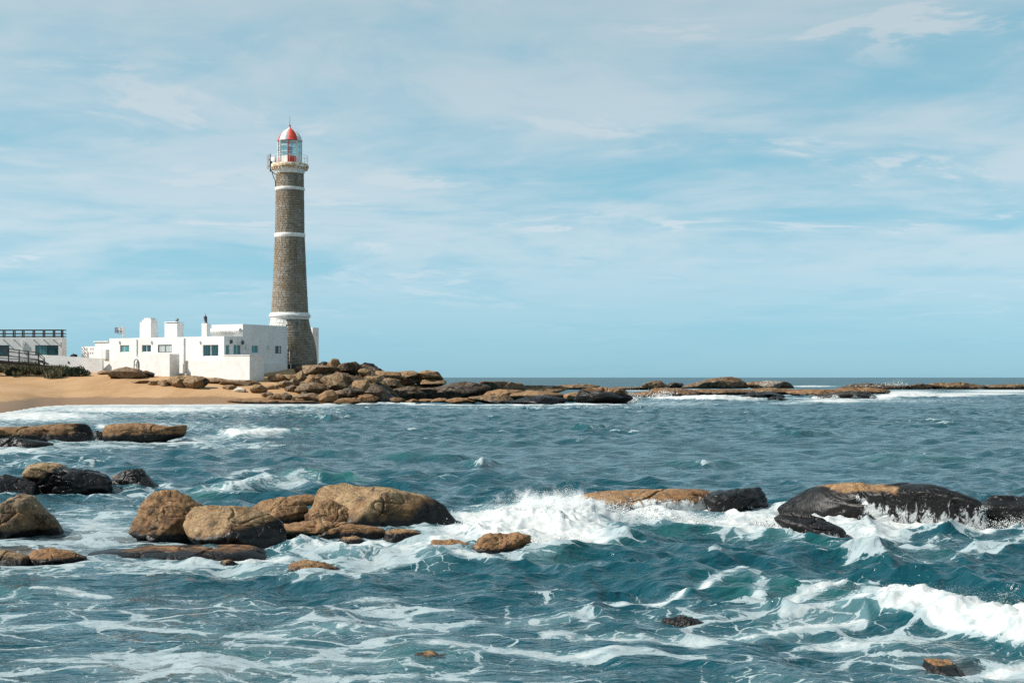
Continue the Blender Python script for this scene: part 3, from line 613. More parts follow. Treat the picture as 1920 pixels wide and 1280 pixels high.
def build_rock(r):
    g = np.random.default_rng(r['seed']); Yc, D = r['Yc'], r['D']
    sh = r['shear']; tc = (np.mean([p[0] for p in r['poly']]) - CX) / F; xc = tc * Yc
    P2 = []
    for x, y in r['poly']:
        t = (x - CX) / F; X_ = t * (Yc - sh * xc) / (1 - t * sh); P2.append((X_, PZ(y, Yc + sh * (X_ - xc))))
    P2 = np.array(P2)
    if not r['land']:                                   # stand the base well under the surface
        lo = P2[:, 1] < 0.0; P2[lo, 1] = np.minimum(P2[lo, 1], -0.1) - 0.12
    c = (P2.max(0) + P2.min(0)) / 2
    nph = 360; ph = np.linspace(-math.pi, math.pi, nph, endpoint=False)
    A = P2 - c; B = np.roll(A, -1, 0); Rr = np.zeros(nph)
    dx, dz_ = np.cos(ph), np.sin(ph)
    for a, b in zip(A, B):
        e = b - a; den = dx * e[1] - dz_ * e[0]
        with np.errstate(divide='ignore', invalid='ignore'):
            t = (a[0] * e[1] - a[1] * e[0]) / den; s = (a[0] * dz_ - a[1] * dx) / den
        ok = (t > 0) & (s >= -1e-6) & (s <= 1 + 1e-6); Rr = np.where(ok, np.maximum(Rr, t), Rr)
    r['e'] = r['e'] if r['box'] is None else min(r['e'], 0.42)
    for _ in range(4 if r['box'] is None else 6): Rr = (np.roll(Rr, 1) + Rr * 2 + np.roll(Rr, -1)) / 4
    v, f = ico(r['sub'])
    phi = np.arctan2(v[:, 2], v[:, 0]); rho = np.hypot(v[:, 0], v[:, 2])
    Rv = np.interp(phi, np.append(ph, math.pi), np.append(Rr, Rr[0]))
    e = r['e']
    rr = Rv * rho ** e
    lp = np.stack([rr * np.cos(phi), D * np.sign(v[:, 1]) * np.abs(v[:, 1]) ** e, rr * np.sin(phi)], 1)
    size = (np.ptp(P2[:, 0]) + np.ptp(P2[:, 1])) / 2
    # flat facets cut into the front, as on split granite
    unit = lp / np.array([np.ptp(P2[:, 0]) / 2, D, np.ptp(P2[:, 1]) / 2])
    sf = np.ones(len(v))
    for _ in range(r['cuts'] + (4 if r['box'] else 0)):
        n = g.normal(size=3); n[1] = -abs(n[1]) - (0.05 if r['box'] else 0.4); n /= np.linalg.norm(n)
        dist = g.uniform(0.42, 0.80) if r['box'] else g.uniform(0.55, 0.82); pr = unit @ n
        sf = np.minimum(sf, np.where(pr > dist, dist / np.maximum(pr, 1e-6), 1.0))
    sf = np.where(unit[:, 1] > 0, 1.0, sf)
    lp = lp * (1 - (1 - sf) * (1.0 if r['box'] else 0.75))[:, None]
    lp[:, 1] += sh * (lp[:, 0] + c[0] - xc)
    dirn = lp / np.maximum(np.linalg.norm(lp, axis=1), 1e-6)[:, None]
    off = g.uniform(0, 60, 3)
    q = lp / size * 2.4 + off
    nz = fbm(q, 5 if r['sub'] >= 6 else 4, gain=0.58) + 0.5 * (0.35 - np.abs(pnoise(q * 1.7 + 31)))
    rid = np.abs(pnoise(q * np.array([0.8, 0.8, 1.3]) + 9)); groove = np.exp(-(rid / 0.035) ** 2) + 0.55 * np.exp(-(pnoise(q * np.array([1.3, 1.3, 2.9]) + 77) / 0.05) ** 2) * (r['sub'] >= 6)
    lp = lp + dirn * ((nz * r['amp'] * (0.40 if r['box'] else 0.62) - groove * 0.034) * size)[:, None]
    wp = lp + np.array([c[0], Yc, c[1]])
    base_z = c[1] - np.ptp(P2[:, 1]) / 2
    if r['wet_darkf'] is not None: wet = r['wet_darkf'](wp)
    else: wet = np.full(len(wp), 0.0)
    wet = wet + r['wet']
    if r['group'] == GN: wet = wet + 0.22 * sstep(wp[:, 2] / max(P2[:, 1].max(), 0.05), 0.75, 0.2)  # near boulders get darker from top to foot
    if not r['land']: wet = wet + 1.0 * sstep(wp[:, 2], r['wz'] if r['wz'] is not None else (0.10 if r['name'] in ('rock', 'rock_shelf') and Yc < 60 else (0.16 if Yc < 60 else 0.45)), 0.0)
    run = r['runf'](wp) if r['runf'] is not None else np.zeros(len(wp))
    me = mesh_np(r['name'], lp, f)
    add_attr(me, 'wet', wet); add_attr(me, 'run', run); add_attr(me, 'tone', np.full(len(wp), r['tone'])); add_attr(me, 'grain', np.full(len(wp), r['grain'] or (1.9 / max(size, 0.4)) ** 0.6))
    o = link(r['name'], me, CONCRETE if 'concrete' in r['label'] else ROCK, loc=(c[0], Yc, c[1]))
    tag(o, r['label'], 'rock', r['group'])
    return o

# ------------------------------------------------------------------ the sea
rows = [5.0]
while rows[-1] < 14000:
    y = rows[-1]
    if y < 12: st_ = 0.06
    elif y < 60: st_ = max(0.034, 1.5e-4 * y * y)
    elif y < 130: st_ = 0.33
    elif y < 240: st_ = 0.55
    else: st_ = y * 0.016
    rows.append(y + st_)
rows = np.array(rows)
left = -120 - np.cumsum(np.geomspace(4, 220, 42)); right = 2040 + np.cumsum(np.geomspace(4, 220, 42))
cols = np.concatenate([left[::-1], np.linspace(-110, 2030, 575), right])
CXg, RY = np.meshgrid(cols, rows); wpx, wY = CXg.ravel(), RY.ravel()
wX = (wpx - CX) / F * wY; wpy = HZ + F * CH / wY
step = np.gradient(rows)[:, None].repeat(len(cols), 1).ravel()
g = np.random.default_rng(21)
hz = np.zeros_like(wX); hx = np.zeros_like(wX); hy = np.zeros_like(wX)
env = 1.0 + 0.55 * fbm(np.stack([wX * 0.05, wY * 0.05, wX * 0], 1), 2)
NWV = 84
lam = np.exp(g.uniform(math.log(0.26), math.log(3.4), NWV))
for i in range(NWV):
    l_ = lam[i]; k = 2 * math.pi / l_
    a0 = math.atan2(-0.90, -0.42) + g.normal(0, 0.42 + 0.35 * (l_ < 2.0))
    dx, dy = math.cos(a0), math.sin(a0)
    A = 0.064 * (1.0 if l_ < 1.4 else 0.55) / k * g.uniform(0.6, 1.3)
    sel = np.nonzero(step < l_ * 0.5)[0]
    if not len(sel): continue
    wgt = np.clip((l_ * 0.5 / step[sel] - 1.0) * 2, 0, 1)
    th = k * (dx * wX[sel] + dy * wY[sel]) + g.uniform(0, 6.283)
    A_ = A * wgt * env[sel]
    hz[sel] += A_ * np.sin(th); cc = A_ * np.cos(th) * 0.9
    hx[sel] += dx * cc; hy[sel] += dy * cc
calm = (1 - 0.45 * sstep(wpy, 1110, 1190)) * (1 - 0.45 * sstep(wpy, 1040, 1130) * sstep(wpx, 1250, 800))
calm *= 1 - 0.55 * sstep(wpy, 880, 960) * sstep(wpx, 500, 200)
shore = np.clip((wY - shoreY(wpx) + 14) / 14, 0, 1) * sstep(wpx, 720, 560)
calm *= 1 - 0.8 * shore
hz *= calm; hx *= calm; hy *= calm
foam = np.zeros_like(wX); aer_light = np.zeros_like(wX); shal = np.zeros_like(wX); burst = np.zeros_like(wX)

def ridge(pts, sf, sb, push=0.25):
    """a wave crest given as (photo x, photo y, crest height); steep front, long back"""
    p = np.array(pts, float); Yc = YW(p[:, 1], p[:, 2] + 0.06 * (p[:, 1] > 900))
    m = (wpx > p[0, 0] - 5) & (wpx < p[-1, 0] + 5) & (wY > Yc.min() - 4 * sf) & (wY < Yc.max() + 4 * sb)
    i = np.nonzero(m)[0]; x = wpx[i]
    yc = np.interp(x, p[:, 0], Yc); h = np.interp(x, p[:, 0], p[:, 2])
    yc = yc + 0.15 * fbm(np.stack([wX[i] * 0.8, wY[i] * 0.6, x * 0 + 3.3], 1), 3) * sb
    h = h * (1 + 0.25 * fbm(np.stack([wX[i] * 1.2, wY[i] * 0.8, x * 0 + 8.3], 1), 3))
    dd = wY[i] - yc; s = np.where(dd > 0, sb, sf); G = np.exp(-(dd / s) ** 2)
    hz[i] += h * G; hy[i] -= push * h * G ** 2
    return i, dd, G, h
def blob(cx, cy, rx, ry, amp, arr=None, p=2.0):
    arr = foam if arr is None else arr
    m = (np.abs(wpx - cx) < rx * 2.6) & (np.abs(wpy - cy) < ry * 2.6); i = np.nonzero(m)[0]
    v = amp * np.exp(-np.abs((wpx[i] - cx) / rx) ** p - np.abs((wpy[i] - cy) / ry) ** p)
    arr[i] = np.maximum(arr[i], v)
def pathfoam(pts, amp, arr=None, p=2.0):
    """pts: (x, y, half width in photo rows)"""
    arr = foam if arr is None else arr
    q = np.array(pts, float); m = (wpx > q[0, 0]) & (wpx < q[-1, 0]) & (wpy > q[:, 1].min() - 60) & (wpy < q[:, 1].max() + 60); i = np.nonzero(m)[0]
    x = wpx[i]; cy = np.interp(x, q[:, 0], q[:, 1]); hwid = np.interp(x, q[:, 0], q[:, 2])
    ends = np.minimum(sstep(x, q[0, 0], q[0, 0] + 25), sstep(x, q[-1, 0], q[-1, 0] - 25))
    v = amp * np.exp(-np.abs((wpy[i] - cy) / np.maximum(hwid, 0.5)) ** p) * ends
    arr[i] = np.maximum(arr[i], v)

# breaker at the lower right and the green shoulder it runs out from
i, dd, G, h = ridge([(940, 1050, 0.01), (1080, 1056, 0.06), (1200, 1060, 0.15), (1300, 1066, 0.23), (1400, 1074, 0.27), (1500, 1086, 0.21), (1600, 1094, 0.24), (1700, 1104, 0.26), (1800, 1118, 0.28), (1900, 1136, 0.27), (2000, 1154, 0.26), (2150, 1182, 0.16)], 0.75, 1.3, 0.35)
br = sstep(wpx[i], 1590, 1680) * np.where(dd > 0, np.exp(-(dd / 0.28) ** 2), sstep(dd, -1.02, -0.70))
nb = fbm(np.stack([wX[i] * 1.6, wY[i] * 1.6, wX[i] * 0], 1), 3)
foam[i] = np.maximum(foam[i], np.clip(br * 1.02 + 0.3 * nb * br, 0, 1.2)); burst[i] = np.maximum(burst[i], br)
aer_light[i] = np.maximum(aer_light[i], G * 0.5 * sstep(wpx[i], 1250, 1400))
# the wave that rises into the central splash, and its run to the right
i, dd, G, h = ridge([(985, 1040, 0.04), (1060, 1022, 0.10), (1130, 1002, 0.12), (1220, 988, 0.11), (1310, 980, 0.10), (1400, 985, 0.08), (1500, 1006, 0.06), (1560, 1012, 0.01)], 0.7, 1.2, 0.3)
aer_light[i] = np.maximum(aer_light[i], G * 0.45)
# green wavelets behind the near boulders, small far breakers
i, dd, G, h = ridge([(330, 925, 0.02), (400, 915, 0.12), (480, 895, 0.2), (560, 884, 0.2), (620, 887, 0.12), (680, 900, 0.02)], 0.9, 1.5, 0.3); aer_light[i] = np.maximum(aer_light[i], G)
pathfoam([(340, 928, 5), (420, 922, 8), (500, 908, 9), (560, 905, 9), (610, 905, 6)], 0.72); pathfoam([(380, 905, 3), (470, 885, 6), (520, 876, 3)], 0.5)
i, dd, G, h = ridge([(400, 812, 0.02), (440, 808, 0.3), (500, 806, 0.32), (560, 806, 0.16), (600, 806, 0.0)], 1.3, 2.0, 0.3); aer_light[i] = np.maximum(aer_light[i], G * 0.9); foam[i] = np.maximum(foam[i], 1.25 * sstep(G, 0.25, 0.7) * np.minimum(h / 0.22, 1) * sstep(wpx[i], 575, 500))
pathfoam([(405, 812, 3), (440, 810, 9), (480, 810, 9), (520, 808, 5), (575, 804, 2)], 1.15); pathfoam([(360, 818, 5), (440, 822, 5), (540, 818, 2)], 0.5)
for pts in ([(700, 858, 0.02), (760, 848, 0.25), (860, 850, 0.22), (900, 858, 0.02)], [(860, 868, 0.02), (900, 860, 0.28), (950, 868, 0.02)], [(1240, 870, 0.0), (1320, 862, 0.2), (1420, 868, 0.0)],
            [(1600, 860, 0.0), (1700, 852, 0.22), (1820, 862, 0.0)], [(560, 782, 0.0), (620, 777, 0.4), (690, 783, 0.0)], [(1010, 800, 0.0), (1100, 795, 0.3), (1190, 802, 0.0)],
            [(880, 830, 0.0), (960, 824, 0.25), (1040, 832, 0.0)], [(1400, 812, 0.0), (1500, 806, 0.3), (1620, 814, 0.0)], [(0, 1100, 0.0), (60, 1092, 0.10), (150, 1104, 0.0)], [(560, 850, 0.0), (620, 842, 0.2), (700, 850, 0.0)],
            [(300, 1222, 0.0), (380, 1216, 0.07), (520, 1222, 0.0)], [(700, 1222, 0.0), (780, 1214, 0.06), (900, 1222, 0.0)], [(1560, 1030, 0.0), (1660, 1024, 0.12), (1780, 1030, 0.0)]):
    i, dd, G, h = ridge(pts, 0.55, 0.9, 0.3); aer_light[i] = np.maximum(aer_light[i], G * 0.4)

# foam laid on the water: central splash and surge
blob(1000, 990, 165, 36, 1.25, p=3); blob(900, 975, 70, 24, 1.1); blob(1120, 965, 120, 22, 1.1); blob(1090, 1010, 70, 20, 1.0); blob(1020, 1020, 50, 20, 1.2)
for bx, by, rx, ry, a in ((1000, 985, 150, 32, 1.0), (1100, 968, 110, 22, 0.8), (900, 975, 60, 18, 0.6), (1030, 1018, 46, 16, 0.9)): blob(bx, by, rx, ry, a, burst)
pathfoam([(1180, 965, 14), (1260, 968, 14), (1340, 985, 16), (1400, 985, 22), (1460, 1000, 12), (1520, 1012, 5)], 1.05); pathfoam([(1340, 972, 8), (1400, 968, 14), (1470, 965, 12), (1560, 985, 9), (1640, 990, 7), (1840, 1000, 5), (1960, 985, 8)], 1.0)
pathfoam([(1500, 1022, 4), (1640, 1022, 8), (1760, 1030, 7), (1850, 1036, 5), (1990, 1024, 3)], 0.5); pathfoam([(1380, 1000, 6), (1600, 1010, 6), (1900, 1010, 5), (2000, 1000, 6)], 0.5)
blob(1890, 985, 60, 16, 0.9)
# surge round the near boulders
pathfoam([(520, 1032, 8), (600, 1030, 12), (700, 1030, 17), (780, 1032, 15), (860, 1042, 10), (950, 1052, 5)], 0.85); pathfoam([(540, 1018, 4), (640, 1024, 7), (760, 1018, 8), (900, 1000, 10)], 0.8)
pathfoam([(160, 1064, 5), (280, 1058, 8), (420, 1050, 10), (560, 1042, 8)], 0.78); pathfoam([(-100, 1070, 6), (60, 1068, 5), (170, 1060, 5)], 0.6); pathfoam([(-120, 1030, 6), (30, 1020, 5), (70, 1030, 6), (60, 1060, 5), (175, 1062, 3)], 0.7)
pathfoam([(60, 1075, 5), (240, 1075, 6), (420, 1075, 8), (600, 1090, 7), (760, 1075, 8)], 0.42)
blob(180, 985, 120, 40, 0.62); blob(700, 1040, 240, 22, 0.62); blob(320, 1062, 260, 14, 0.6); blob(860, 1000, 70, 26, 0.9); blob(120, 1018, 120, 12, 0.6); blob(420, 1035, 120, 5, 0.5)
blob(180, 1010, 110, 16, 0.85, shal); blob(360, 1256, 120, 16, 0.85, shal); blob(60, 1035, 140, 12, 0.7, shal); blob(1790, 1252, 70, 14, 0.5, shal)
# lacy foam drifting over the foreground
big = fbm(np.stack([wX * 0.22, wY * 0.30, wX * 0 + 4], 1), 3)
fore = sstep(wpy, 1075, 1160) * (0.25 + 0.28 * big)
foam = np.maximum(foam, fore)
for pts, a in (([(40, 1112, 3), (120, 1110, 9), (220, 1118, 4)], 0.75), ([(-60, 1180, 6), (180, 1170, 8), (420, 1190, 8), (640, 1180, 10), (840, 1176, 9), (1000, 1160, 8), (1120, 1152, 4)], 0.62),
               ([(380, 1150, 5), (560, 1140, 6), (760, 1150, 5), (900, 1140, 4)], 0.5), ([(760, 1216, 6), (900, 1208, 12), (1060, 1232, 12), (1200, 1226, 8), (1340, 1236, 6)], 0.66), ([(1000, 1186, 6), (1160, 1190, 9), (1300, 1195, 12), (1500, 1178, 14), (1640, 1170, 16)], 0.72),
               ([(200, 1268, 4), (420, 1276, 6), (700, 1270, 5), (1000, 1272, 6)], 0.5), ([(1120, 1140, 3), (1240, 1130, 6), (1310, 1112, 8), (1360, 1088, 6), (1400, 1076, 5), (1420, 1074, 4)], 0.72), ([(1310, 1108, 6), (1360, 1090, 9), (1410, 1078, 5)], 0.5),
               ([(1388, 1140, 26), (1400, 1130, 40), (1425, 1130, 44), (1450, 1150, 26)], 0.66), ([(1430, 1150, 9), (1500, 1128, 7), (1600, 1112, 6), (1660, 1106, 8)], 0.85), ([(1440, 1165, 14), (1540, 1158, 14), (1640, 1140, 22), (1720, 1150, 22)], 0.74), ([(1450, 1090, 3), (1520, 1100, 4), (1600, 1104, 4)], 0.7),
               ([(1500, 1205, 8), (1640, 1200, 14), (1760, 1205, 10)], 0.75), ([(1780, 1270, 10), (1860, 1255, 14), (1990, 1250, 18)], 0.85), ([(1300, 1060, 2), (1380, 1052, 3), (1500, 1060, 3)], 0.45), ([(1560, 1045, 5), (1700, 1050, 5), (1860, 1046, 4)], 0.42)):
    pathfoam(pts, a)
# mid-water: the odd whitecap; far water: broken crests
crest = hz / (np.abs(hz).mean() + 1e-6)
cap = sstep(hz + hy * 0.15, 0.085, 0.17) * sstep(wpy, 1090, 1040) * 0.6 * sstep(fbm(np.stack([wX * 0.25, wY * 0.25, wX * 0 + 7], 1), 2), 0.05, 0.5)
foam = np.maximum(foam, cap)
pat = env; _ = (np.stack([wX[:2] * 0.06, wY[:2] * 0.05, wX[:2] * 0 + 2], 1), 3)
foam = np.maximum(foam, 0.15 * sstep(pat, 1.0, 1.4) * sstep(wpy, 1080, 1000) * sstep(wpy, 720, 760))
# swash along the beach
dsh = wY - shoreY(wpx); onb = sstep(wpx, 700, 600)
foam = np.maximum(foam, onb * (1.15 * sstep(dsh, -5.5, -1.0) + 0.0)); foam = np.maximum(foam, onb * 0.78 * sstep(dsh, -30, -8)); foam = np.maximum(foam, onb * 0.42 * sstep(dsh, -62, -26))
blob(60, 780, 150, 11, 1.2); blob(250, 768, 220, 7, 1.15); blob(420, 766, 120, 4, 0.9); blob(300, 800, 160, 10, 0.55); blob(20, 845, 130, 8, 0.85); blob(330, 828, 90, 8, 0.9); blob(180, 838, 120, 5, 0.75); blob(190, 800, 14, 8, 1.0); blob(430, 835, 130, 8, 0.5); blob(80, 870, 120, 14, 0.40); blob(240, 930, 120, 10, 0.35)
# surf on the point and over the reef
pathfoam([(650, 757, 1), (680, 756, 2.6), (720, 754, 3), (770, 758, 1.5), (800, 759, 1)], 1.2); pathfoam([(760, 758, 1.2), (900, 760, 1.2), (1040, 759, 1.6), (1100, 758, 2.6), (1180, 757, 3)], 0.95)
for bx, by, rx, ry, a in ((1180, 744, 16, 6, 1.2), (1240, 745, 26, 5, 1.1), (1320, 745, 80, 4.5, 1.25), (1400, 749, 50, 3, 1.0), (1560, 752, 70, 3.5, 1.2), (1640, 746, 40, 5, 1.2), (1700, 737, 60, 5.5, 1.3), (1760, 740, 70, 3.5, 1.2), (1840, 738, 110, 3.0, 1.1),
                          (1520, 724, 45, 1.5, 1.2), (1650, 722, 36, 1.6, 1.1), (1310, 731, 90, 2.0, 1.1), (1440, 729, 50, 1.2, 1.0), (1880, 733, 90, 2.6, 1.2), (1190, 732, 70, 1.2, 0.8), (1480, 756, 70, 2.5, 0.6), (1250, 757, 120, 5, 0.5), (1000, 764, 300, 4, 0.42), (1700, 752, 160, 4, 0.45)):
    blob(bx, by, rx, ry, a)
for pts in ([(1225, 746, 0.0), (1280, 742, 0.5), (1340, 740, 0.7), (1400, 744, 0.4), (1440, 748, 0.0)], [(1640, 742, 0.1), (1680, 737, 0.6), (1740, 738, 0.5), (1800, 741, 0.25), (1850, 742, 0.05)], [(1480, 724, 0.0), (1520, 722, 0.5), (1580, 724, 0.0)]):
    i, dd, G, h = ridge(pts, 2.2, 5.0, 0.2); foam[i] = np.maximum(foam[i], 1.3 * sstep(G, 0.12, 0.5) * np.clip(h / 0.3, 0, 1))
# ring of white water where rocks stand in it
for (rx0, ry0, hw_, D_, ring) in FOOT:
    if ring <= 0: continue
    pad = 0.5 + 0.012 * ry0
    m = (np.abs(wX - rx0) < hw_ + 3 * pad) & (np.abs(wY - ry0) < D_ + 3 * pad); i = np.nonzero(m)[0]
    dd = np.hypot((wX[i] - rx0) / (hw_ + pad), (wY[i] - ry0) / (D_ + pad))
    foam[i] = np.maximum(foam[i], ring * 1.6 * sstep(dd, 1.25, 0.92))
# churn: foam has lumps of its own
lump = np.zeros_like(wX); li = np.nonzero((foam > 0.45) & (wpy > 755))[0]; lump[li] = fbm(np.stack([wX[li] * 4.2, wY[li] * 4.2, li * 0], 1), 4, gain=0.62)
sb = np.clip(burst, 0, 1)
hz = hz + sb * (0.022 * lump + 0.05) + sstep(foam, 0.5, 1.0) * 0.03 * lump * sstep(wpy, 760, 820)
blob_h = np.zeros_like(wX)
for bx, by, rx, ry, a in ((1010, 985, 110, 22, 0.26), (1060, 962, 60, 10, 0.22), (1100, 975, 70, 12, 0.22)): blob(bx, by, rx, ry, a, blob_h)
hz += blob_h * (1 + 0.10 * lump)
# the swash thins out on the beach
hz = np.where(shore > 0.5, hz + 0.05 * sstep(dsh, -6, 0), hz)

nr, nc = len(rows), len(cols)
idx = np.arange(nr * nc).reshape(nr, nc)
faces = np.stack([idx[:-1, :-1], idx[:-1, 1:], idx[1:, 1:], idx[1:, :-1]], -1).reshape(-1, 4)
me = mesh_np('sea', np.stack([wX + hx, wY + hy, hz], 1), faces)
add_attr(me, 'foam', foam); add_attr(me, 'aer_light', np.clip(aer_light, 0, 1)); add_attr(me, 'shallow', shal); add_attr(me, 'rough', 0.09 + 0.22 * sstep(np.log(step + 1e-6), math.log(0.25), math.log(4.0)))   # slopes too small for the mesh
sea = tag(link('sea', me, SEA), 'choppy teal sea with white foam reaching to the horizon', kind='structure')
print('sea quads', len(faces))

tag(link('bedrock', BEDROCK_ME, ROCK), 'brown fissured bedrock under the boulders of the lighthouse point', kind='structure')
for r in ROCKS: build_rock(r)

# ------------------------------------------------------------------ houses
class Frame:
    """a building's own axes: x along its front, y into the building, z up; reads photo columns/rows on its planes"""
    def __init__(s, name, px, Y, rot, zb):
        s.o = Vector((PX(px, Y), Y, zb)); s.r = R(rot); s.c, s.s = math.cos(s.r), math.sin(s.r)
        s.root = empty(name, s.o, s.r); s.zb = zb
    def wpt(s, a, b): return s.o.x + a * s.c - b * s.s, s.o.y + a * s.s + b * s.c
    def front(s, b, px, py):
        x0, y0 = s.wpt(0, b); t = (px - CX) / F
        a = (t * y0 - x0) / (s.c - t * s.s); return a, PZ(py, y0 + a * s.s) - s.zb
    def side(s, a, px, py):
        x0, y0 = s.wpt(a, 0); t = (px - CX) / F
        b = (t * y0 - x0) / (-s.s - t * s.c); return b, PZ(py, y0 + b * s.c) - s.zb

def wall_face(mb, axis, pos, u0, u1, z0, z1, holes, depth=0.16):
    """a wall face with real openings and reveals; axis 'f' faces -y, axis 's' faces +x"""
    us = sorted({u0, u1, *[h[0] for h in holes], *[h[1] for h in holes]}); zs = sorted({z0, z1, *[h[2] for h in holes], *[h[3] for h in holes]})
    P = (lambda u, z, d=0.0: (u, pos + d, z)) if axis == 'f' else (lambda u, z, d=0.0: (pos - d, u, z))
    for a, b in zip(us, us[1:]):
        for c, d in zip(zs, zs[1:]):
            m, n = (a + b) / 2, (c + d) / 2
            if any(h[0] < m < h[1] and h[2] < n < h[3] for h in holes): continue
            mb.quad([P(a, c), P(b, c), P(b, d), P(a, d)])
    for a, b, c, d in holes:
        for p, q in (((a, c), (b, c)), ((b, c), (b, d)), ((b, d), (a, d)), ((a, d), (a, c))):
            mb.quad([P(*p), P(*q), P(*q, depth), P(*p, depth)])
def window(root, axis, pos, h, cols=2, rows_=1, glass=(GLASS, GLASS), frame=FRAME, depth=0.12, fw=0.07):
    u0, u1, z0, z1 = h; mb = MB()
    def bx(a, b, c, d, d0, d1):
        if axis == 'f': mb.box(a, b, pos + d0, pos + d1, c, d)
        else: mb.box(pos - d1, pos - d0, a, b, c, d)
    e = 0.004
    bx(u0 + e, u1 - e, z0 + e, z0 + fw, depth - 0.05, depth + 0.02); bx(u0 + e, u1 - e, z1 - fw, z1 - e, depth - 0.05, depth + 0.02)
    bx(u0 + e, u0 + fw, z0 + fw, z1 - fw, depth - 0.05, depth + 0.02); bx(u1 - fw, u1 - e, z0 + fw, z1 - fw, depth - 0.05, depth + 0.02)
    for k in range(1, cols):
        m = u0 + (u1 - u0) * k / cols; bx(m - fw / 2, m + fw / 2, z0 + fw, z1 - fw, depth - 0.045, depth + 0.018)
    wo = mb.build('window', frame, root)
    for k in range(cols):
        a = u0 + (u1 - u0) * k / cols + (fw if k == 0 else fw / 2); b = u0 + (u1 - u0) * (k + 1) / cols - (fw if k == cols - 1 else fw / 2)
        p = MB()
        if axis == 'f': p.box(a, b, pos + depth - 0.01, pos + depth + 0.01, z0 + fw, z1 - fw)
        else: p.box(pos - depth - 0.01, pos - depth + 0.01, a, b, z0 + fw, z1 - fw)
        p.build('pane', glass[k % len(glass)], wo)
    return wo
def block(f, a0, a1, b0, b1, z0, z1, fholes=(), sholes=(), name='wall', mat=WHITE, lip=0.0):
    mb = MB()
    wall_face(mb, 'f', b0, a0, a1, z0, z1, list(fholes)); wall_face(mb, 's', a1, b0, b1, z0, z1, list(sholes))
    mb.quad([(a1, b1, z0), (a0, b1, z0), (a0, b1, z1), (a1, b1, z1)]); mb.quad([(a0, b1, z0), (a0, b0, z0), (a0, b0, z1), (a0, b1, z1)])
    if lip > 0:      # parapet with the flat roof behind it
        t = 0.2
        mb.quad([(a0, b0, z1), (a1, b0, z1), (a1 - t, b0 + t, z1), (a0 + t, b0 + t, z1)]); mb.quad([(a1, b0, z1), (a1, b1, z1), (a1 - t, b1 - t, z1), (a1 - t, b0 + t, z1)])
        mb.quad([(a1, b1, z1), (a0, b1, z1), (a0 + t, b1 - t, z1), (a1 - t, b1 - t, z1)]); mb.quad([(a0, b1, z1), (a0, b0, z1), (a0 + t, b0 + t, z1), (a0 + t, b1 - t, z1)])
        q = [(a0 + t, b0 + t), (a1 - t, b0 + t), (a1 - t, b1 - t), (a0 + t, b1 - t)]
        for i in range(4):
            (x, y), (x2, y2) = q[i], q[(i + 1) % 4]; mb.quad([(x, y, z1), (x2, y2, z1), (x2, y2, z1 - lip), (x, y, z1 - lip)])
        mb.quad([(x, y, z1 - lip) for x, y in q])
    else: mb.quad([(a0, b0, z1), (a1, b0, z1), (a1, b1, z1), (a0, b1, z1)])
    return mb.build(name, mat, f.root)
def hole(f, axis, pos, x0, y0, x1, y1):
    fn = f.front if axis == 'f' else f.side
    a0, zb_ = fn(pos, x0, y1); a1, _ = fn(pos, x1, y1); am, zt_ = fn(pos, (x0 + x1) / 2, y0); _, zb_ = fn(pos, (x0 + x1) / 2, y1)
    return (a0, a1, zb_, zt_)

H = Frame('main_house', 420, 165.0, -32.0, 2.4)
tag(H.root, 'flat roofed white house with chimneys and terrace walls at the lighthouse foot', 'house')
aL, _ = H.front(0, 205, 632); _, zt = H.front(0, 420, 630)
bS, _ = H.side(0, 455, 640); bE, _ = H.side(0, 538.5, 612)
fh = [hole(H, 'f', 0, *q) for q in ((225, 647, 242, 660.5), (266, 646.5, 283, 660), (296, 646, 322, 660.5), (380, 646, 409.5, 668))]
shm = [hole(H, 's', 0, *q) for q in ((423, 646, 431, 665), (438, 646, 452, 665))]
block(H, aL, 0, 0, bS, -1.5, zt, fh, shm, 'wall', WHITE, 0.35)
window(H.root, 'f', 0, fh[0], 2, glass=(GLASS2, GLASS2)); window(H.root, 'f', 0, fh[1], 2, glass=(GLASS, GLASS)); window(H.root, 'f', 0, fh[2], 2, glass=(GLASSW, GLASSW), frame=FRAMED); window(H.root, 'f', 0, fh[3], 2, glass=(GLASS, GLASS))
window(H.root, 's', 0, shm[0], 1, glass=(GLASS2,)); window(H.root, 's', 0, shm[1], 2, glass=(GLASS2, GLASS2))
# rear wing, behind the parapet
aT0, _ = H.front(bS, 397, 620); _, ztt = H.side(0, 456, 607.5)
sht = [hole(H, 's', 0.02, *q) for q in ((472, 647.5, 484.5, 662), (516, 648.5, 527.5, 662.5))]
block(H, aT0, 0.02, bS, bE, -1.5, ztt, [], sht, 'tall_wing', WHITE, 0.25)
window(H.root, 's', 0.02, sht[0], 1, glass=(GLASS2,)); window(H.root, 's', 0.02, sht[1], 2, glass=(GLASS, GLASSW), frame=FRAMED)
_, zp0 = H.side(0.02, 500, 681); 
MB().box(0.03, 0.34, bS + 0.6, bE - 1.6, -1.5, zp0).build('plinth', WHITE, H.root)
MB().box(aL + 0.4, -0.6, bS + 0.02, bE - 0.4, -1.5, zt - 0.4).build('rear_wing', WHITE, H.root)
# long rolled awning housing on the tall wing
a0, z0 = H.front(bS, 398, 624); a1, z1 = H.front(bS, 455, 615)
MB().tube((a0 - 0.3, bS - 0.28, (z0 + z1) / 2), (-0.1, bS - 0.28, (z0 + z1) / 2), 0.26, n=14).build('awning_housing', WPAINT, H.root, smooth=True)
MB().tube((a0 - 0.75, bS - 0.28, (z0 + z1) / 2), (a0 - 0.3, bS - 0.28, (z0 + z1) / 2), 0.15, n=10).build('awning_end', WPAINT, H.root, smooth=True)
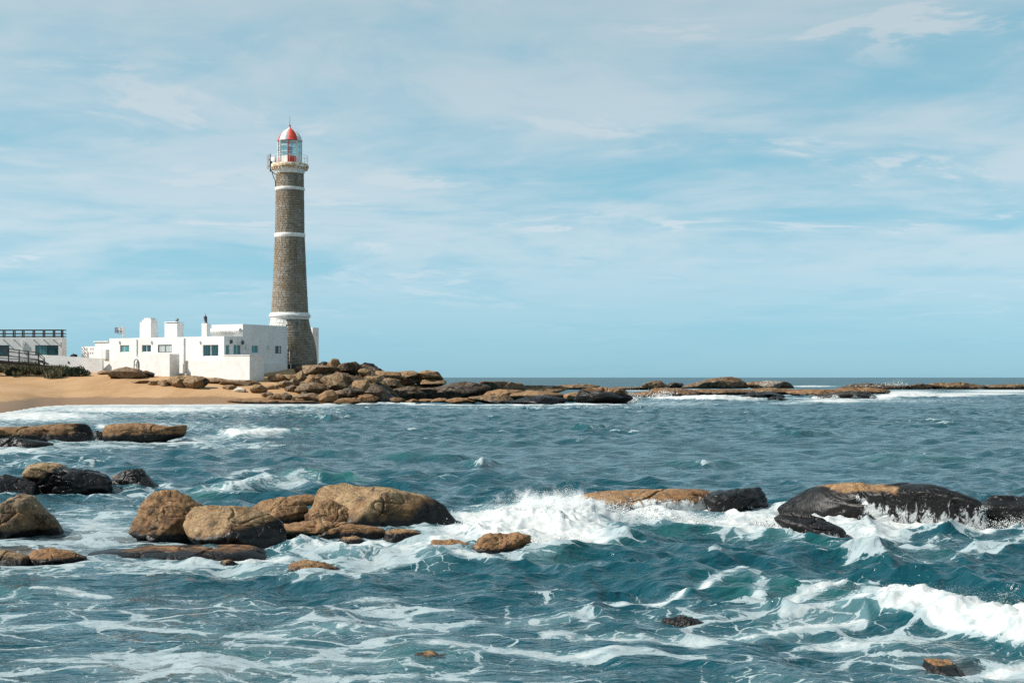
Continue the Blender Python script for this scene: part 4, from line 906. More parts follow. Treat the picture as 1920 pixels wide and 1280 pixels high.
# chimneys
def chim(x0, x1, ytop, b, depth, name='chimney'):
    a0, zt_ = H.front(b, x0, ytop); a1, _ = H.front(b, x1, ytop)
    w_ = (a1 - a0) * 0.86
    return a0, a0 + w_, zt_, MB().box(a0, a0 + w_, b, b + depth, zt - 0.5, zt_).build(name, WHITE, H.root)
a0, a1, z1, ch = chim(262, 286, 604, 0.9, 1.2)
st2 = MB().box(a0 + 0.28, a1 - 0.05, 1.0, 2.0, z1, z1 + 0.28).box(a0 + 0.52, a1 - 0.25, 1.1, 1.9, z1 + 0.28, z1 + 0.5); st2.build('chimney_cap', WHITE, ch)
a0, a1, z1, ch = chim(308.5, 336, 606.5, 0.8, 1.1)
MB().box(a0 + 0.15, a0 + 0.45, 0.95, 1.7, z1, z1 + 0.1).box(a0 + 0.9, a0 + 1.2, 0.95, 1.7, z1, z1 + 0.1).build('vent_slot', METAL, ch)
MB().box(a0 - 0.05, a1 + 0.02, 0.78, 1.95, z1 + 0.10, z1 + 0.2).build('chimney_cap', WHITE, ch)
cw = MB(); cw.tube((a1 - 0.35, 1.2, z1 + 0.2), (a1 - 0.35, 1.2, z1 + 0.42), 0.07); cw.tube((a1 - 0.35, 1.2, z1 + 0.40), (a1 - 0.35, 1.2, z1 + 0.62), 0.2, 0.05, 10); cw.tube((a1 - 0.6, 1.2, z1 + 0.34), (a1 - 0.1, 1.2, z1 + 0.5), 0.1, 0.03)
cw.build('chimney_cowl', METAL, ch)
a0, a1, z1, ch = chim(378, 389, 606, 0.6, 0.6)
cw = MB(); m = (a0 + a1) / 2
cw.tube((m, 0.9, z1), (m, 0.9, z1 + 0.25), 0.2, 0.12, 10); cw.tube((m, 0.9, z1 + 0.25), (m - 0.1, 0.9, z1 + 0.75), 0.16, 0.22, 10); cw.tube((m - 0.1, 0.9, z1 + 0.75), (m - 0.06, 0.9, z1 + 1.0), 0.2, 0.02, 10); cw.tube((m - 0.06, 0.9, z1 + 1.0), (m - 0.05, 0.9, z1 + 1.2), 0.02)
cw.build('chimney_cowl', METAL, ch)
# terrace and retaining walls in front of the house
bT = -1.9
aC, zC = H.front(bT, 468, 666.5); aM, zM = H.front(bT, 420, 666.5); aN, zN = H.front(bT, 350, 677)
b2, _ = H.side(aC, 495, 667)
MB().box(aM, aC, bT, b2, -3.2, zC).build('terrace_wall', WHITEBRICK, H.root)
MB().box(aN - 0.6, aM - 0.003, bT + 0.06, -0.003, -3.2, zN + 0.05).build('terrace_wall', WHITEBRICK, H.root)
MB().box(aM - 0.02, aC + 0.05, bT - 0.05, bT + 0.22, zC + 0.002, zC + 0.10).box(aC - 0.2, aC + 0.05, bT + 0.223, b2, zC + 0.003, zC + 0.099).build('coping', WHITE, H.root)
bW = -3.4
a0, zW1 = H.front(bW, 258, 664); a1, _ = H.front(bW, 318, 661.5); am, zW0 = H.front(bW, 193, 677)
MB().box(a0, a1, bW, bT + 0.05, -3.4, zW1).build('garden_wall', WHITEBRICK, H.root)
MB().box(am, a0 - 0.003, bW + 0.1, bW + 0.45, -3.4, zW0).build('garden_wall', WHITEBRICK, H.root)
# down pipes, lamps and the arched iron grille
ap, zp = H.front(bT, 347, 634); _, zq = H.front(bT, 347, 699)
MB().tube((ap, bT - 0.12, zq), (ap, bT - 0.12, zp), 0.16, n=10).build('down_pipe', WPAINT, H.root, smooth=True)
MB().box(ap - 0.6, ap + 0.6, bT - 0.4, bT + 0.1, zq - 0.35, zq - 0.02).build('drain_box', CONCRETE, H.root)
ap, zp = H.front(0, 257, 636); _, zq = H.front(0, 257, 668)
MB().tube((ap, -0.07, zq), (ap, -0.07, zp), 0.05).build('down_pipe', GREY, H.root)
for px_, py_ in ((224, 641), (284, 641), (375, 641)):
    a, z = H.front(0, px_, py_); MB().box(a - 0.1, a + 0.1, -0.16, -0.003, z - 0.14, z + 0.14).build('wall_lamp', GREY, H.root)
for px_, py_, mt in ((432.5, 640.5, METAL), (454, 642, METAL), (461, 650, GREY), (503, 650.5, GREY)):
    b, z = H.side(0.02, px_, py_); MB().box(0.025, 0.22, b - 0.13, b + 0.13, z - 0.2, z + 0.2).build('wall_lamp', mt, H.root)
a0, z0 = H.front(bW, 252.5, 694); a1, z1 = H.front(bW, 260, 673)
gl = MB(); mid = (a0 + a1) / 2; hw = (a1 - a0) / 2
for x in (a0, a1): gl.tube((x, bW - 0.08, z0), (x, bW - 0.08, z1 - 0.45), 0.055)
for k in range(6):
    t0, t1 = math.pi * k / 6, math.pi * (k + 1) / 6
    gl.tube((mid - hw * math.cos(t0), bW - 0.08, z1 - 0.45 + 0.45 * math.sin(t0)), (mid - hw * math.cos(t1), bW - 0.08, z1 - 0.45 + 0.45 * math.sin(t1)), 0.055)
gl.tube((a0, bW - 0.08, (z0 + z1) / 2), (a1, bW - 0.08, (z0 + z1) / 2), 0.04)
gl.build('iron_grille', METAL, H.root)

# low annexe on the left, with a pierced parapet
A = Frame('annexe', 205, 176.0, -32.0, 3.0)
tag(A.root, 'low white annexe with a pierced block wall left of the main house', 'house')
b_ = -0.2; a0, z1 = A.front(b_, 178, 641.5)
MB().box(a0, 0.3, b_, 4.0, -1.5, z1).build('wall', WHITE, A.root)
MB().box(a0 - 0.15, 0.1, b_ - 0.12, 3.6, z1 + 0.003, z1 + 0.13).build('roof_edge', WHITE, A.root)
a2, z2 = A.front(0.4, 153, 649.5)
holes = []
for x0, x1, y0, y1 in ((157.5, 159.5, 652, 656), (162, 164, 652, 656), (169.5, 171.5, 652, 656), (173.5, 175.5, 652, 656), (158, 160, 660, 664), (169, 171, 660, 664), (173, 175, 660, 664)):
    h0, zz0 = A.front(0.4, x0, y1); h1, _ = A.front(0.4, x1, y1); _, zz1 = A.front(0.4, x0, y0); holes.append((h0, h1, zz0, zz1))
zs_ = sorted({round(h[2], 2) for h in holes}); lo = min(zs_); hi = max(h[3] for h in holes)
mid_z = (max(h[3] for h in holes if h[3] < (lo + hi) / 2 + 0.1) + min(h[2] for h in holes if h[2] > (lo + hi) / 2 - 0.1)) / 2
mb = MB(); wall_face(mb, 'f', 0.4, a2, a0, -1.5, mid_z, [h for h in holes if h[3] < mid_z], 0.3); wall_face(mb, 'f', 0.4, a2, a0, mid_z, z2, [h for h in holes if h[2] > mid_z], 0.3)
mb.box(a2, a0, 0.7, 3.0, -1.5, z2); mb.build('pierced_wall', WHITE, A.root)
a3, z3 = A.front(b_, 195, 668); a4, z4 = A.front(b_, 201, 658)
MB().box(a3, a4 + 0.3, b_ - 0.5, b_ - 0.003, z3 - 0.35, z4 + 0.2).build('air_unit', GREY, A.root)

# long white garden wall between the houses
G_ = Frame('garden_boundary_wall', 192, 170.0, -14.0, 3.0)
tag(G_.root, 'long low white garden wall running from the boardwalk to the white house', 'wall')
a0, z0 = G_.front(0, 76, 665); a1, z1 = G_.front(0, 192, 672)
mb = MB(); mb.v = [(a0, 0, -1.6), (a1, 0, -1.6), (a1, 0.3, -1.6), (a0, 0.3, -1.6), (a0, 0, z0), (a1, 0, z1), (a1, 0.3, z1), (a0, 0.3, z0)]
mb.f = [(0, 3, 2, 1), (4, 5, 6, 7), (0, 1, 5, 4), (1, 2, 6, 5), (2, 3, 7, 6), (3, 0, 4, 7)]
mb.build('wall_body', WHITEBRICK, G_.root)
av, zv = G_.front(0, 128.5, 679); MB().box(av - 0.08, av + 0.08, -0.06, -0.003, zv - 0.12, zv + 0.12).build('vent', METAL, G_.root)

# house at the left edge
B_ = Frame('neighbouring_house', 116.0, 178.0, -3.0, 3.4)
tag(B_.root, 'white flat roofed house with a timber roof railing at the left edge', 'house')
aZ, _ = B_.front(0, -260, 640); _, zr = B_.front(0, 100, 632.5)
h1 = hole(B_, 'f', 0, 66, 647, 109.5, 666); h2 = hole(B_, 'f', 0, -70, 647, 17.5, 668)
block(B_, aZ, 0, 0, 1.6, -1.5, zr, [h1, h2], [], 'wall', WHITE, 0.0)
window(B_.root, 'f', 0, h1, 2, glass=(GLASS2, GLASS), frame=FRAMED); window(B_.root, 'f', 0, h2, 3, glass=(GLASS, GLASS2, GLASS), frame=FRAMED)
ax, z0 = B_.front(0, 43, 637); _, z1 = B_.front(0, 43, 660); MB().tube((ax, -0.1, z1), (ax, -0.1, z0), 0.07).build('down_pipe', WPAINT, B_.root)
for px_ in (46, 113): 
    a, z = B_.front(0, px_, 643.5); MB().box(a - 0.09, a + 0.09, -0.16, -0.003, z - 0.18, z + 0.18).build('wall_lamp', GREY, B_.root)
for px_ in (6.5, 26, 63, 82, 100, -20, -60):
    a, z = B_.front(0, px_, 636); MB().box(a - 0.05, a + 0.05, -0.28, -0.003, z - 0.1, z + 0.05).build('roof_spout', GREY, B_.root)
RA = tag(empty('roof_railing', B_.o + Vector((0, 0, zr)), B_.r), 'dark timber railing around the flat roof of the left house', 'railing')
_, zt1 = B_.front(0.15, 60, 618.5); ht = zt1 - zr
xs_ = [B_.front(0.15, p, 620)[0] for p in (6, 25, 42, 62, 81, 100, 115.2, -20, -45, -70)]
for x in xs_: MB().box(x - 0.06, x + 0.06, 0.1, 0.22, 0.002, ht - 0.002).build('post', TIMBER, RA)
for x in xs_[:7]: MB().box(x - 0.36, x - 0.24, 1.36, 1.48, 0.002, ht - 0.002).build('post', TIMBER, RA)
x0, x1 = min(xs_), max(xs_)
for z in (0.16, ht * 0.55, ht):
    MB().box(x0 - 3, x1 + 0.1, 0.06, 0.10, z - 0.07, z + 0.05).build('rail', TIMBER, RA)
    MB().box(x0 - 3, x1 - 0.2, 1.49, 1.54, z - 0.07, z + 0.05).build('rail', TIMBER, RA)
    MB().box(x1 + 0.102, x1 + 0.15, 0.07, 1.45, z - 0.07, z + 0.05).build('rail', TIMBER, RA)

# boardwalk with handrail coming down to the sand
BW = tag(empty('boardwalk', (PX(40, 165), 165, 3.4)), 'dark timber boardwalk with handrails stepping down in front of the left house', 'boardwalk')
def bw(px, py, dy=0.0): return Vector((PX(px, 165 + dy), 165 + dy, PZ(py, 165 + dy))) - Vector(BW.location)
for dy in (0.0, 1.7):
    o = -3 if dy else 0
    for k, (x, yt, yb) in enumerate([(-34, 647, 672), (-8, 650, 674), (16, 653.5, 675), (36, 655.5, 676), (53, 657.5, 677), (72, 660.5, 678), (83, 672, 681)]):
        p, q = bw(x, yb, dy), bw(x, yt, dy); MB().box(p.x - 0.055, p.x + 0.055, p.y - 0.055, p.y + 0.055, p.z - (0.8 if dy == 0 else 0), q.z).build('post', TIMBER, BW)
    for yo in (0.0, 5.0, 13.0):
        pts = [(-60, 644.5 + yo), (16, 653 + yo), (72, 660 + yo), (84, 671 + yo * 0.8)]
        for (xa, ya), (xb, yb) in zip(pts, pts[1:]):
            p, q = bw(xa, ya, dy - 0.09), bw(xb, yb, dy - 0.09); m_ = MB(); t = 0.11
            m_.v = [(p.x, p.y, p.z - t), (q.x, q.y, q.z - t), (q.x, q.y + 0.05, q.z - t), (p.x, p.y + 0.05, p.z - t), (p.x, p.y, p.z), (q.x, q.y, q.z), (q.x, q.y + 0.05, q.z), (p.x, p.y + 0.05, p.z)]
            m_.f = [(0, 3, 2, 1), (4, 5, 6, 7), (0, 1, 5, 4), (1, 2, 6, 5), (2, 3, 7, 6), (3, 0, 4, 7)]
            m_.build('rail', TIMBER, BW)
pts = [(-60, 667), (72, 675), (84, 682)]
for (xa, ya), (xb, yb) in zip(pts, pts[1:]):
    nseg = 40 if xa < 0 else 6
    for k in range(nseg):
        p, q = bw(xa, ya), bw(xb, yb); u = p.lerp(q, k / nseg); v = p.lerp(q, (k + 0.93) / nseg)
        m_ = MB(); m_.box(u.x, v.x, u.y - 0.15, u.y + 1.85, v.z - 0.06, v.z); m_.build('plank', TIMBER, BW)
p, q = bw(-60, 667), bw(84, 682); m_ = MB(); t = 0.55
m_.v = [(p.x, p.y, p.z - t - .1), (q.x, q.y, q.z - 0.2 - .1), (q.x, q.y + 1.6, q.z - 0.2 - .1), (p.x, p.y + 1.6, p.z - t - .1), (p.x, p.y, p.z - .16), (q.x, q.y, q.z - .16), (q.x, q.y + 1.6, q.z - .16), (p.x, p.y + 1.6, p.z - .16)]
m_.f = [(0, 3, 2, 1), (4, 5, 6, 7), (0, 1, 5, 4), (1, 2, 6, 5), (2, 3, 7, 6), (3, 0, 4, 7)]
m_.build('bearer', TIMBER, BW)

# wall block seen behind the tower
T2 = Frame('rear_outbuilding', 586, 192.0, -32.0, 4.0)
tag(T2.root, 'pale plain outbuilding wall showing just right of the lighthouse base', 'building')
b1, z1 = T2.side(0, 597.5, 614.5)
MB().box(-4, 0, 0, b1, -1.0, z1).build('wall', WHITE, T2.root)
MB().box(0.002, 0.14, b1 - 0.5, b1 - 0.2, z1 - 1.0, z1 - 0.7).build('wall_lamp', GREY, T2.root)

# flag beyond the annexe roof
FX, FY = PX(230.5, 186), 186.0
FL = tag(empty('flagpole', (FX, FY, 4.5)), 'white flagpole behind the annexe roof', 'flagpole')
MB().tube((0, 0, -1.5), (0, 0, PZ(610, FY) - 4.5), 0.07, 0.05).build('pole', WPAINT, FL); 
FL2 = tag(empty('aerial_mast', (PX(233.2, 185), 185.0, 4.5)), 'thin pale mast just right of the flagpole', 'mast')
MB().tube((0, 0, -1.5), (0, 0, PZ(613, 185) - 4.5), 0.05).build('pole', GREY, FL2)
def m_flag(t):
    s = t.n('ShaderNodeSeparateXYZ', {0: t.n('ShaderNodeTexCoord', out=3)}, out=None)   # x: fly 0..1, z: hoist 0..0.72
    stripe = t.math('GREATER_THAN', t.math('SINE', t.math('MULTIPLY', t.math('ADD', s.outputs[2], 0.0), 9 * math.pi / 0.72)), 0.0)
    canton = t.math('MULTIPLY', t.math('GREATER_THAN', s.outputs[0], -0.42), t.math('GREATER_THAN', s.outputs[2], 0.32))
    rad = t.vmath('LENGTH', t.vmath('MULTIPLY', t.vmath('SUBTRACT', t.n('ShaderNodeTexCoord', out=3), (-0.2, 0, 0.52)), (1, 0, 1)), out=1)
    c = t.mix(stripe, (0.03, 0.07, 0.22), (0.78, 0.78, 0.78)); c = t.mix(canton, c, (0.78, 0.78, 0.78)); c = t.mix(t.math('LESS_THAN', rad, 0.10), c, (0.75, 0.42, 0.05))
    return pbr(t, c, 0.8)
FLAGM = material('striped_flag', m_flag)
n_ = 14; vv = []; ff = []
for i in range(n_ + 1):
    for j in range(2):
        u = -i / n_
        vv.append((u, 0.09 * math.sin(u * 7) * -u, (0.72 if j else 0.0) + 0.05 * math.sin(u * 5) + 0.06 * u)); 
for i in range(n_): ff.append((2 * i, 2 * i + 1, 2 * i + 3, 2 * i + 2))
me = bpy.data.meshes.new('flag'); me.from_pydata(vv, [], ff); me.update()
fl = tag(link('flag', me, FLAGM, loc=(FX - 0.06, FY, PZ(624.5, FY))), 'small blue and white striped flag with a sun, flying left of its pole', 'flag'); fl.scale = (1.0, 1.0, 1.1)

# ------------------------------------------------------------------ lighthouse
TY = 181.0; SCL = F / TY; TB = PZ(686, TY)
LH = tag(empty('lighthouse', (PX(543.5, TY), TY, TB)), 'tall grey stone lighthouse with white bands and a red and white lantern', 'lighthouse')
def tz_(py): return PZ(py, TY) - TB
prof = [(327, 26.0), (352, 26.3), (358, 26.5), (438, 27.3), (446, 27.9), (520, 31.0), (586, 34.4), (600, 35.6), (612, 38.2), (622, 41.0), (640, 46.4), (652, 48.8), (664, 50.2), (676, 51.0), (690, 51.4)]
pz = np.array([tz_(p[0]) for p in prof])[::-1]; prd = np.array([p[1] / SCL for p in prof])[::-1]
def rad_at(z): return float(np.interp(z, pz, prd))
core = MB(); core.lathe([(rad_at(z) - 0.035, z) for z in np.linspace(pz[0], pz[-1], 70)], 56)
core.build('mortar_core', MORTAR, LH, smooth=True)
g = np.random.default_rng(3)
def masonry(z0, z1, name, white=None, ch=0.22):
    n = max(1, round((z1 - z0) / ch)); ch = (z1 - z0) / n; V = []; Fc = []; bl = []; pt = []
    for c in range(n):
        za, zb2 = z0 + c * ch, z0 + (c + 1) * ch; r = rad_at((za + zb2) / 2); nb = max(18, round(2 * math.pi * r / 0.5))
        t = g.uniform(0, 6.28); wd = g.uniform(0.7, 1.3, nb); wd = wd / wd.sum() * 2 * math.pi
        for w_ in wd:
            gp = 0.013 / r; ta, tb = t + gp, t + w_ - gp; t += w_
            pr = g.uniform(-0.012, 0.016); b = len(V); m = g.uniform(0.015, 0.03)
            ra, rb = rad_at(za) + pr, rad_at(zb2) + pr
            dt = m / r
            for (tt, zz, rr) in ((ta, za + 0.012, ra - 0.05), (tb, za + 0.012, ra - 0.05), (tb, zb2 - 0.012, rb - 0.05), (ta, zb2 - 0.012, rb - 0.05),
                                 (ta + dt, za + 0.012 + m, ra), (tb - dt, za + 0.012 + m, ra), (tb - dt, zb2 - 0.012 - m, rb), (ta + dt, zb2 - 0.012 - m, rb)):
                V.append((rr * math.cos(tt), rr * math.sin(tt), zz))
            Fc += [(b + 4, b + 5, b + 6, b + 7), (b, b + 1, b + 5, b + 4), (b + 1, b + 2, b + 6, b + 5), (b + 2, b + 3, b + 7, b + 6), (b + 3, b, b + 4, b + 7)]
            v = float(np.clip(g.normal(0.45, 0.28), 0, 1)); bl += [v] * 8
            ang = ((ta + tb) / 2) % (2 * math.pi); pt += [1.0 if white and white[0] < ang < white[1] else 0.0] * 8
    me = mesh_np(name, V, Fc, smooth=False); add_attr(me, 'block', bl); add_attr(me, 'painted', pt)
    o = link(name, me, STONE, LH); o['kind'] = 'stuff'; return o
masonry(tz_(598) , tz_(586), 'stone_course_hidden') if False else None
o = masonry(pz[0], tz_(597), 'base_stonework', (math.pi * 0.75, math.pi * 1.5)); o['label'] = 'flared stone base, its house side painted white'
masonry(tz_(587), tz_(445), 'shaft_stonework'); masonry(tz_(439), tz_(358), 'shaft_stonework'); masonry(tz_(352), tz_(326.5), 'shaft_stonework')
def band(y0, y1, r, name='white_band'):
    za, zb2 = tz_(y1), tz_(y0); r /= SCL; h = zb2 - za
    MB().lathe([(r - 0.25, za), (r - 0.06, za), (r - 0.03, za + h * 0.2), (r, za + h * 0.45), (r, za + h * 0.75), (r - 0.04, zb2 - 0.02), (r - 0.3, zb2)], 64).build(name, WPAINT, LH, smooth=True)
band(352, 358, 28.0); band(438, 445.5, 28.9)
za = tz_(599); r0 = 38.8 / SCL
MB().lathe([(r0 - 0.5, za), (r0 - 0.2, za), (r0 - 0.17, za + 0.2), (r0 - 0.05, za + 0.3), (r0, za + 0.36), (r0, za + 0.55), (r0 - 0.12, za + 0.66), (r0 - 0.16, za + 0.82), (r0 - 0.5, za + 0.9)], 72).build('white_cornice_band', WPAINT, LH, smooth=True)
# gallery
MB().lathe([(26.3 / SCL, tz_(326.5)), (27.6 / SCL, tz_(324)), (28.2 / SCL, tz_(320)), (30.5 / SCL, tz_(318.5)), (30.5 / SCL, tz_(316.2))], 64).build('gallery_corbel_ring', WPAINT, LH, smooth=True)
cb = MB()
for k in range(30):
    t = 2 * math.pi * k / 30; q = MB().box(29.0 / SCL, 33.6 / SCL, -0.09, 0.09, tz_(319), tz_(315.8))
    b = len(cb.v); cb.v += [(x * math.cos(t) - y * math.sin(t), x * math.sin(t) + y * math.cos(t), z) for x, y, z in q.v]; cb.f += [tuple(b + i for i in f_) for f_ in q.f]
o = cb.build('corbel_blocks', RUSTY, LH); o['kind'] = 'stuff'
MB().lathe([(30.0 / SCL, tz_(315.7)), (34.6 / SCL, tz_(315.6)), (35.4 / SCL, tz_(313)), (35.0 / SCL, tz_(311)), (34.2 / SCL, tz_(308.5)), (10 / SCL, tz_(308.2))], 64).build('gallery_floor', RUSTY, LH, smooth=True)
for k in range(20):
    t = 2 * math.pi * (k + 0.4) / 20; x, y = 33.6 / SCL * math.cos(t), 33.6 / SCL * math.sin(t)
    MB().tube((x, y, tz_(308.6)), (x, y, tz_(293)), 0.014, n=6).build('railing_post', GREY, LH)
def ring(r, z, t, name, mat, n=40):
    MB().lathe([(r - t, z - t), (r + t, z - t), (r + t, z + t), (r - t, z + t), (r - t, z - t)], n, cap=False).build(name, mat, LH)
ring(33.6 / SCL, tz_(293), 0.015, 'railing_rail', GREY); ring(33.6 / SCL, tz_(300), 0.011, 'railing_rail', GREY)
# octagonal lantern, one corner towards the viewer
RL = 22.6 / SCL
def oc(k, r): t = -math.pi / 2 + k * math.pi / 4; return r * math.cos(t), r * math.sin(t)
zf, zs0, zg, zd = tz_(308.3), tz_(294.5), tz_(266), tz_(264.5)
for k in range(8):
    red = k % 2 == 0
    (x0, y0), (x1, y1) = oc(k, RL * 0.965), oc(k + 1, RL * 0.965); (xi, yi), (xj, yj) = oc(k, RL * 0.9), oc(k + 1, RL * 0.9)
    p = MB(); p.v = [(x0, y0, zf), (x1, y1, zf), (xj, yj, zf), (xi, yi, zf), (x0, y0, zs0), (x1, y1, zs0), (xj, yj, zs0), (xi, yi, zs0)]; p.f = [(0, 3, 2, 1), (4, 5, 6, 7), (0, 1, 5, 4), (1, 2, 6, 5), (2, 3, 7, 6), (3, 0, 4, 7)]
    p.build('lower_panel', RPAINT if red else WPAINT, LH)
    x, y = oc(k, RL * 0.97); MB().tube((x, y, zf), (x, y, zg + 0.02), 0.085, n=8).build('lantern_post', WPAINT if k != 0 else RPAINT, LH, smooth=True)
    bars = MB()
    for f_ in (0.0, 0.30, 0.72, 1.0):
        zz = zs0 + (zg - zs0) * f_; bars.tube((*oc(k, RL * 0.95), zz), (*oc(k + 1, RL * 0.95), zz), 0.045, n=6)
    bars.build('glazing_bar', WPAINT, LH)
def m_lglass(t):
    gl = t.n('ShaderNodeBsdfGlass', {'Color': (0.80, 0.93, 0.94), 'Roughness': 0.02, 'IOR': 1.05}); tr = t.n('ShaderNodeBsdfTransparent', {'Color': (0.72, 0.88, 0.90)}); gs = t.n('ShaderNodeBsdfGlossy', {'Color': (0.9, 0.95, 0.95), 'Roughness': 0.03})
    return t.n('ShaderNodeMixShader', {0: 0.16, 1: tr, 2: gs})
LGLASS = material('lantern_glass', m_lglass)
for k in range(8):
    (x0, y0), (x1, y1) = oc(k + 0.03, RL * 0.945), oc(k + 0.97, RL * 0.945); nx_, ny_ = (x0 + x1) / 2, (y0 + y1) / 2
    for f0, f1 in ((0.02, 0.29), (0.31, 0.71), (0.73, 0.98)):
        za, zb2 = zs0 + (zg - zs0) * f0, zs0 + (zg - zs0) * f1; s_ = 0.99
        p = MB(); p.v = [(x0, y0, za), (x1, y1, za), (x1 * s_, y1 * s_, za), (x0 * s_, y0 * s_, za), (x0, y0, zb2), (x1, y1, zb2), (x1 * s_, y1 * s_, zb2), (x0 * s_, y0 * s_, zb2)]; p.f = [(0, 3, 2, 1), (4, 5, 6, 7), (0, 1, 5, 4), (1, 2, 6, 5), (2, 3, 7, 6), (3, 0, 4, 7)]
        p.build('glass_pane', LGLASS, LH)
MB().tube((0, 0, zf), (0, 0, zs0 + 0.2), 0.3, n=12).tube((0, 0, zs0 + 0.2), (0, 0, zs0 + 0.5), 0.16, 0.28, 12).build('lamp_pedestal', WPAINT, LH, smooth=True)
MB().lathe([(0.1, zs0 + 0.5), (0.30, zs0 + 0.55), (0.36, zs0 + 0.8), (0.36, zs0 + 1.1), (0.3, zs0 + 1.3), (0.1, zs0 + 1.35)], 16).build('lamp', METAL, LH, smooth=True)
dome = [(1.05, zd - 0.05), (1.06, zd), (1.0, zd + 0.15), (0.93, zd + 0.45), (0.80, zd + 0.82), (0.62, zd + 1.14), (0.40, zd + 1.38), (0.22, zd + 1.52), (0.10, zd + 1.66), (0.045, zd + 1.84)]
_dr = np.array(dome); _t = np.linspace(0, len(dome) - 1, 28); dome = list(zip(np.interp(_t, range(len(dome)), _dr[:, 0]), np.interp(_t, range(len(_dr)), _dr[:, 1])))
for k in range(8):
    p = MB()
    for (ra, za), (rb, zb2) in zip(dome, dome[1:]):
        a, b, c, d_ = (*oc(k, RL * ra), za), (*oc(k + 1, RL * ra), za), (*oc(k + 1, RL * rb), zb2), (*oc(k, RL * rb), zb2)
        p.quad([a, b, c, d_])
    o = p.build('dome_panel', RPAINT if k % 2 == 0 else WPAINT, LH, smooth=True)
    md = o.modifiers.new('thickness', 'SOLIDIFY'); md.thickness = 0.03
MB().lathe([(0.06, zd + 1.8), (0.13, zd + 1.88), (0.13, zd + 1.98), (0.05, zd + 2.08)], 14).build('finial', RPAINT, LH, smooth=True)
MB().tube((0, 0, zd + 2.05), (0, 0, tz_(217)), 0.035, 0.015, 6).build('lightning_rod', METAL, LH)
# antennas on the left of the gallery
def ant(px, py): return ((px - 543.5) / SCL, tz_(py))
AN = tag(empty('antenna_panel', Vector(LH.location) + Vector((ant(507, 318)[0], -0.6, ant(507, 318)[1]))), 'tall pale antenna panel on the left of the lighthouse gallery', 'antenna')
MB().box(-0.32, -0.10, -0.12, 0.12, 0.0, ant(0, 292)[1] - ant(0, 318)[1]).build('panel', GREY, AN)
MB().tube((0.08, 0, -0.4), (0.08, 0, ant(0, 290)[1] - ant(0, 318)[1]), 0.06).build('mast', METAL, AN); 
for z in (0.3, 1.1): MB().box(-0.1, 0.4, -0.05, 0.05, z, z + 0.1).build('bracket', METAL, AN)
MB().box(0.12, 0.34, -0.14, 0.14, 0.45, 1.35).build('radio_unit', METAL, AN)
DI = tag(empty('dish_antenna', Vector(LH.location) + Vector((ant(516.5, 308)[0], -1.0, ant(0, 308)[1]))), 'small round dish antenna beside the tall antenna panel', 'antenna')
d2 = MB(); d2.lathe([(0.02, 0.0), (0.2, 0.03), (0.33, 0.12), (0.33, 0.28), (0.02, 0.30)], 18); dd_ = d2.build('dish', WPAINT, DI, smooth=True); dd_.rotation_euler = (R(90), 0, R(-25)); dd_.location = (0, -0.1, 0.45)
MB().tube((0.16, 0.05, 0), (0.16, 0.05, 0.75), 0.05).build('stand', METAL, DI)
CA = MB(); pts = [ant(509, 318), ant(512, 326), ant(514, 333), ant(517.5, 340), ant(518, 352)]
for (xa, za), (xb, zb2) in zip(pts, pts[1:]): CA.tube((xa, -0.55, za), (xb, -0.55, zb2), 0.05)
CA.tube((ant(508, 320)[0], -0.55, ant(0, 320)[1]), (ant(517, 328)[0], -0.3, ant(0, 328)[1]), 0.05)
CA.build('cable', METAL, LH)
# fittings on the shaded foot
for px_, py_ in ((540, 655.5), (546, 653)):
    x = (px_ - 543.5) / SCL; r = rad_at(tz_(py_)); yv = -math.sqrt(max(r * r - x * x, 0)) - 0.03
    if px_ == 546: MB().box(x - 0.12, x + 0.12, yv - 0.1, yv + 0.02, tz_(py_) - 0.18, tz_(py_) + 0.18).build('junction_box', WPAINT, LH)
x = (551 - 543.5) / SCL
MB().tube((x, -rad_at(tz_(680)) + 0.0, tz_(684)), (x, -rad_at(tz_(655)) - 0.02, tz_(655)), 0.035).build('conduit', GREY, LH)
PO = tag(empty('plinth_block', (PX(556, 176), 176, PZ(694, 176))), 'dark concrete plinth under the foot of the lighthouse', 'plinth')
MB().box(PX(534, 176) - PO.location.x, PX(562, 176) - PO.location.x, -0.6, 1.4, -1.2, PZ(683, 176) - PO.location.z).build('block', plain('dark_damp_concrete', (0.045, 0.042, 0.04), 0.9, 0.3, 1.5, 0.4), PO)
for px_ in (538, 545): MB().tube((PX(px_, 175) - PO.location.x, -0.9, -1.2), (PX(px_, 175) - PO.location.x, -0.9, PZ(682, 176) - PO.location.z), 0.05).build('pipe', GREY, PO)

# ------------------------------------------------------------------ dune plants
def tuft_mesh(name, spots, hgt, wid, seed, curl=0.5):
    g = np.random.default_rng(seed); V = []; Fc = []
    for (x, y, z, k) in spots:
        for _ in range(k):
            a = g.uniform(0, 6.283); h = hgt * g.uniform(0.5, 1.2); w_ = wid * g.uniform(0.6, 1.3); l = h * curl * g.uniform(0.2, 1.2)
            dx, dy = math.cos(a), math.sin(a); ox, oy = g.normal(0, 0.12, 2); b = len(V)
            V += [(x + ox - dy * w_, y + oy + dx * w_, z), (x + ox + dy * w_, y + oy - dx * w_, z), (x + ox + dx * l * 0.4 + dy * w_ * 0.7, y + oy + dy * l * 0.4 - dx * w_ * 0.7, z + h * 0.65), (x + ox + dx * l, y + oy + dy * l, z + h * 0.95)]
            Fc += [(b, b + 1, b + 2), (b, b + 2, b + 3)]
    return mesh_np(name, V, Fc, smooth=False)
g = np.random.default_rng(11); spots = []
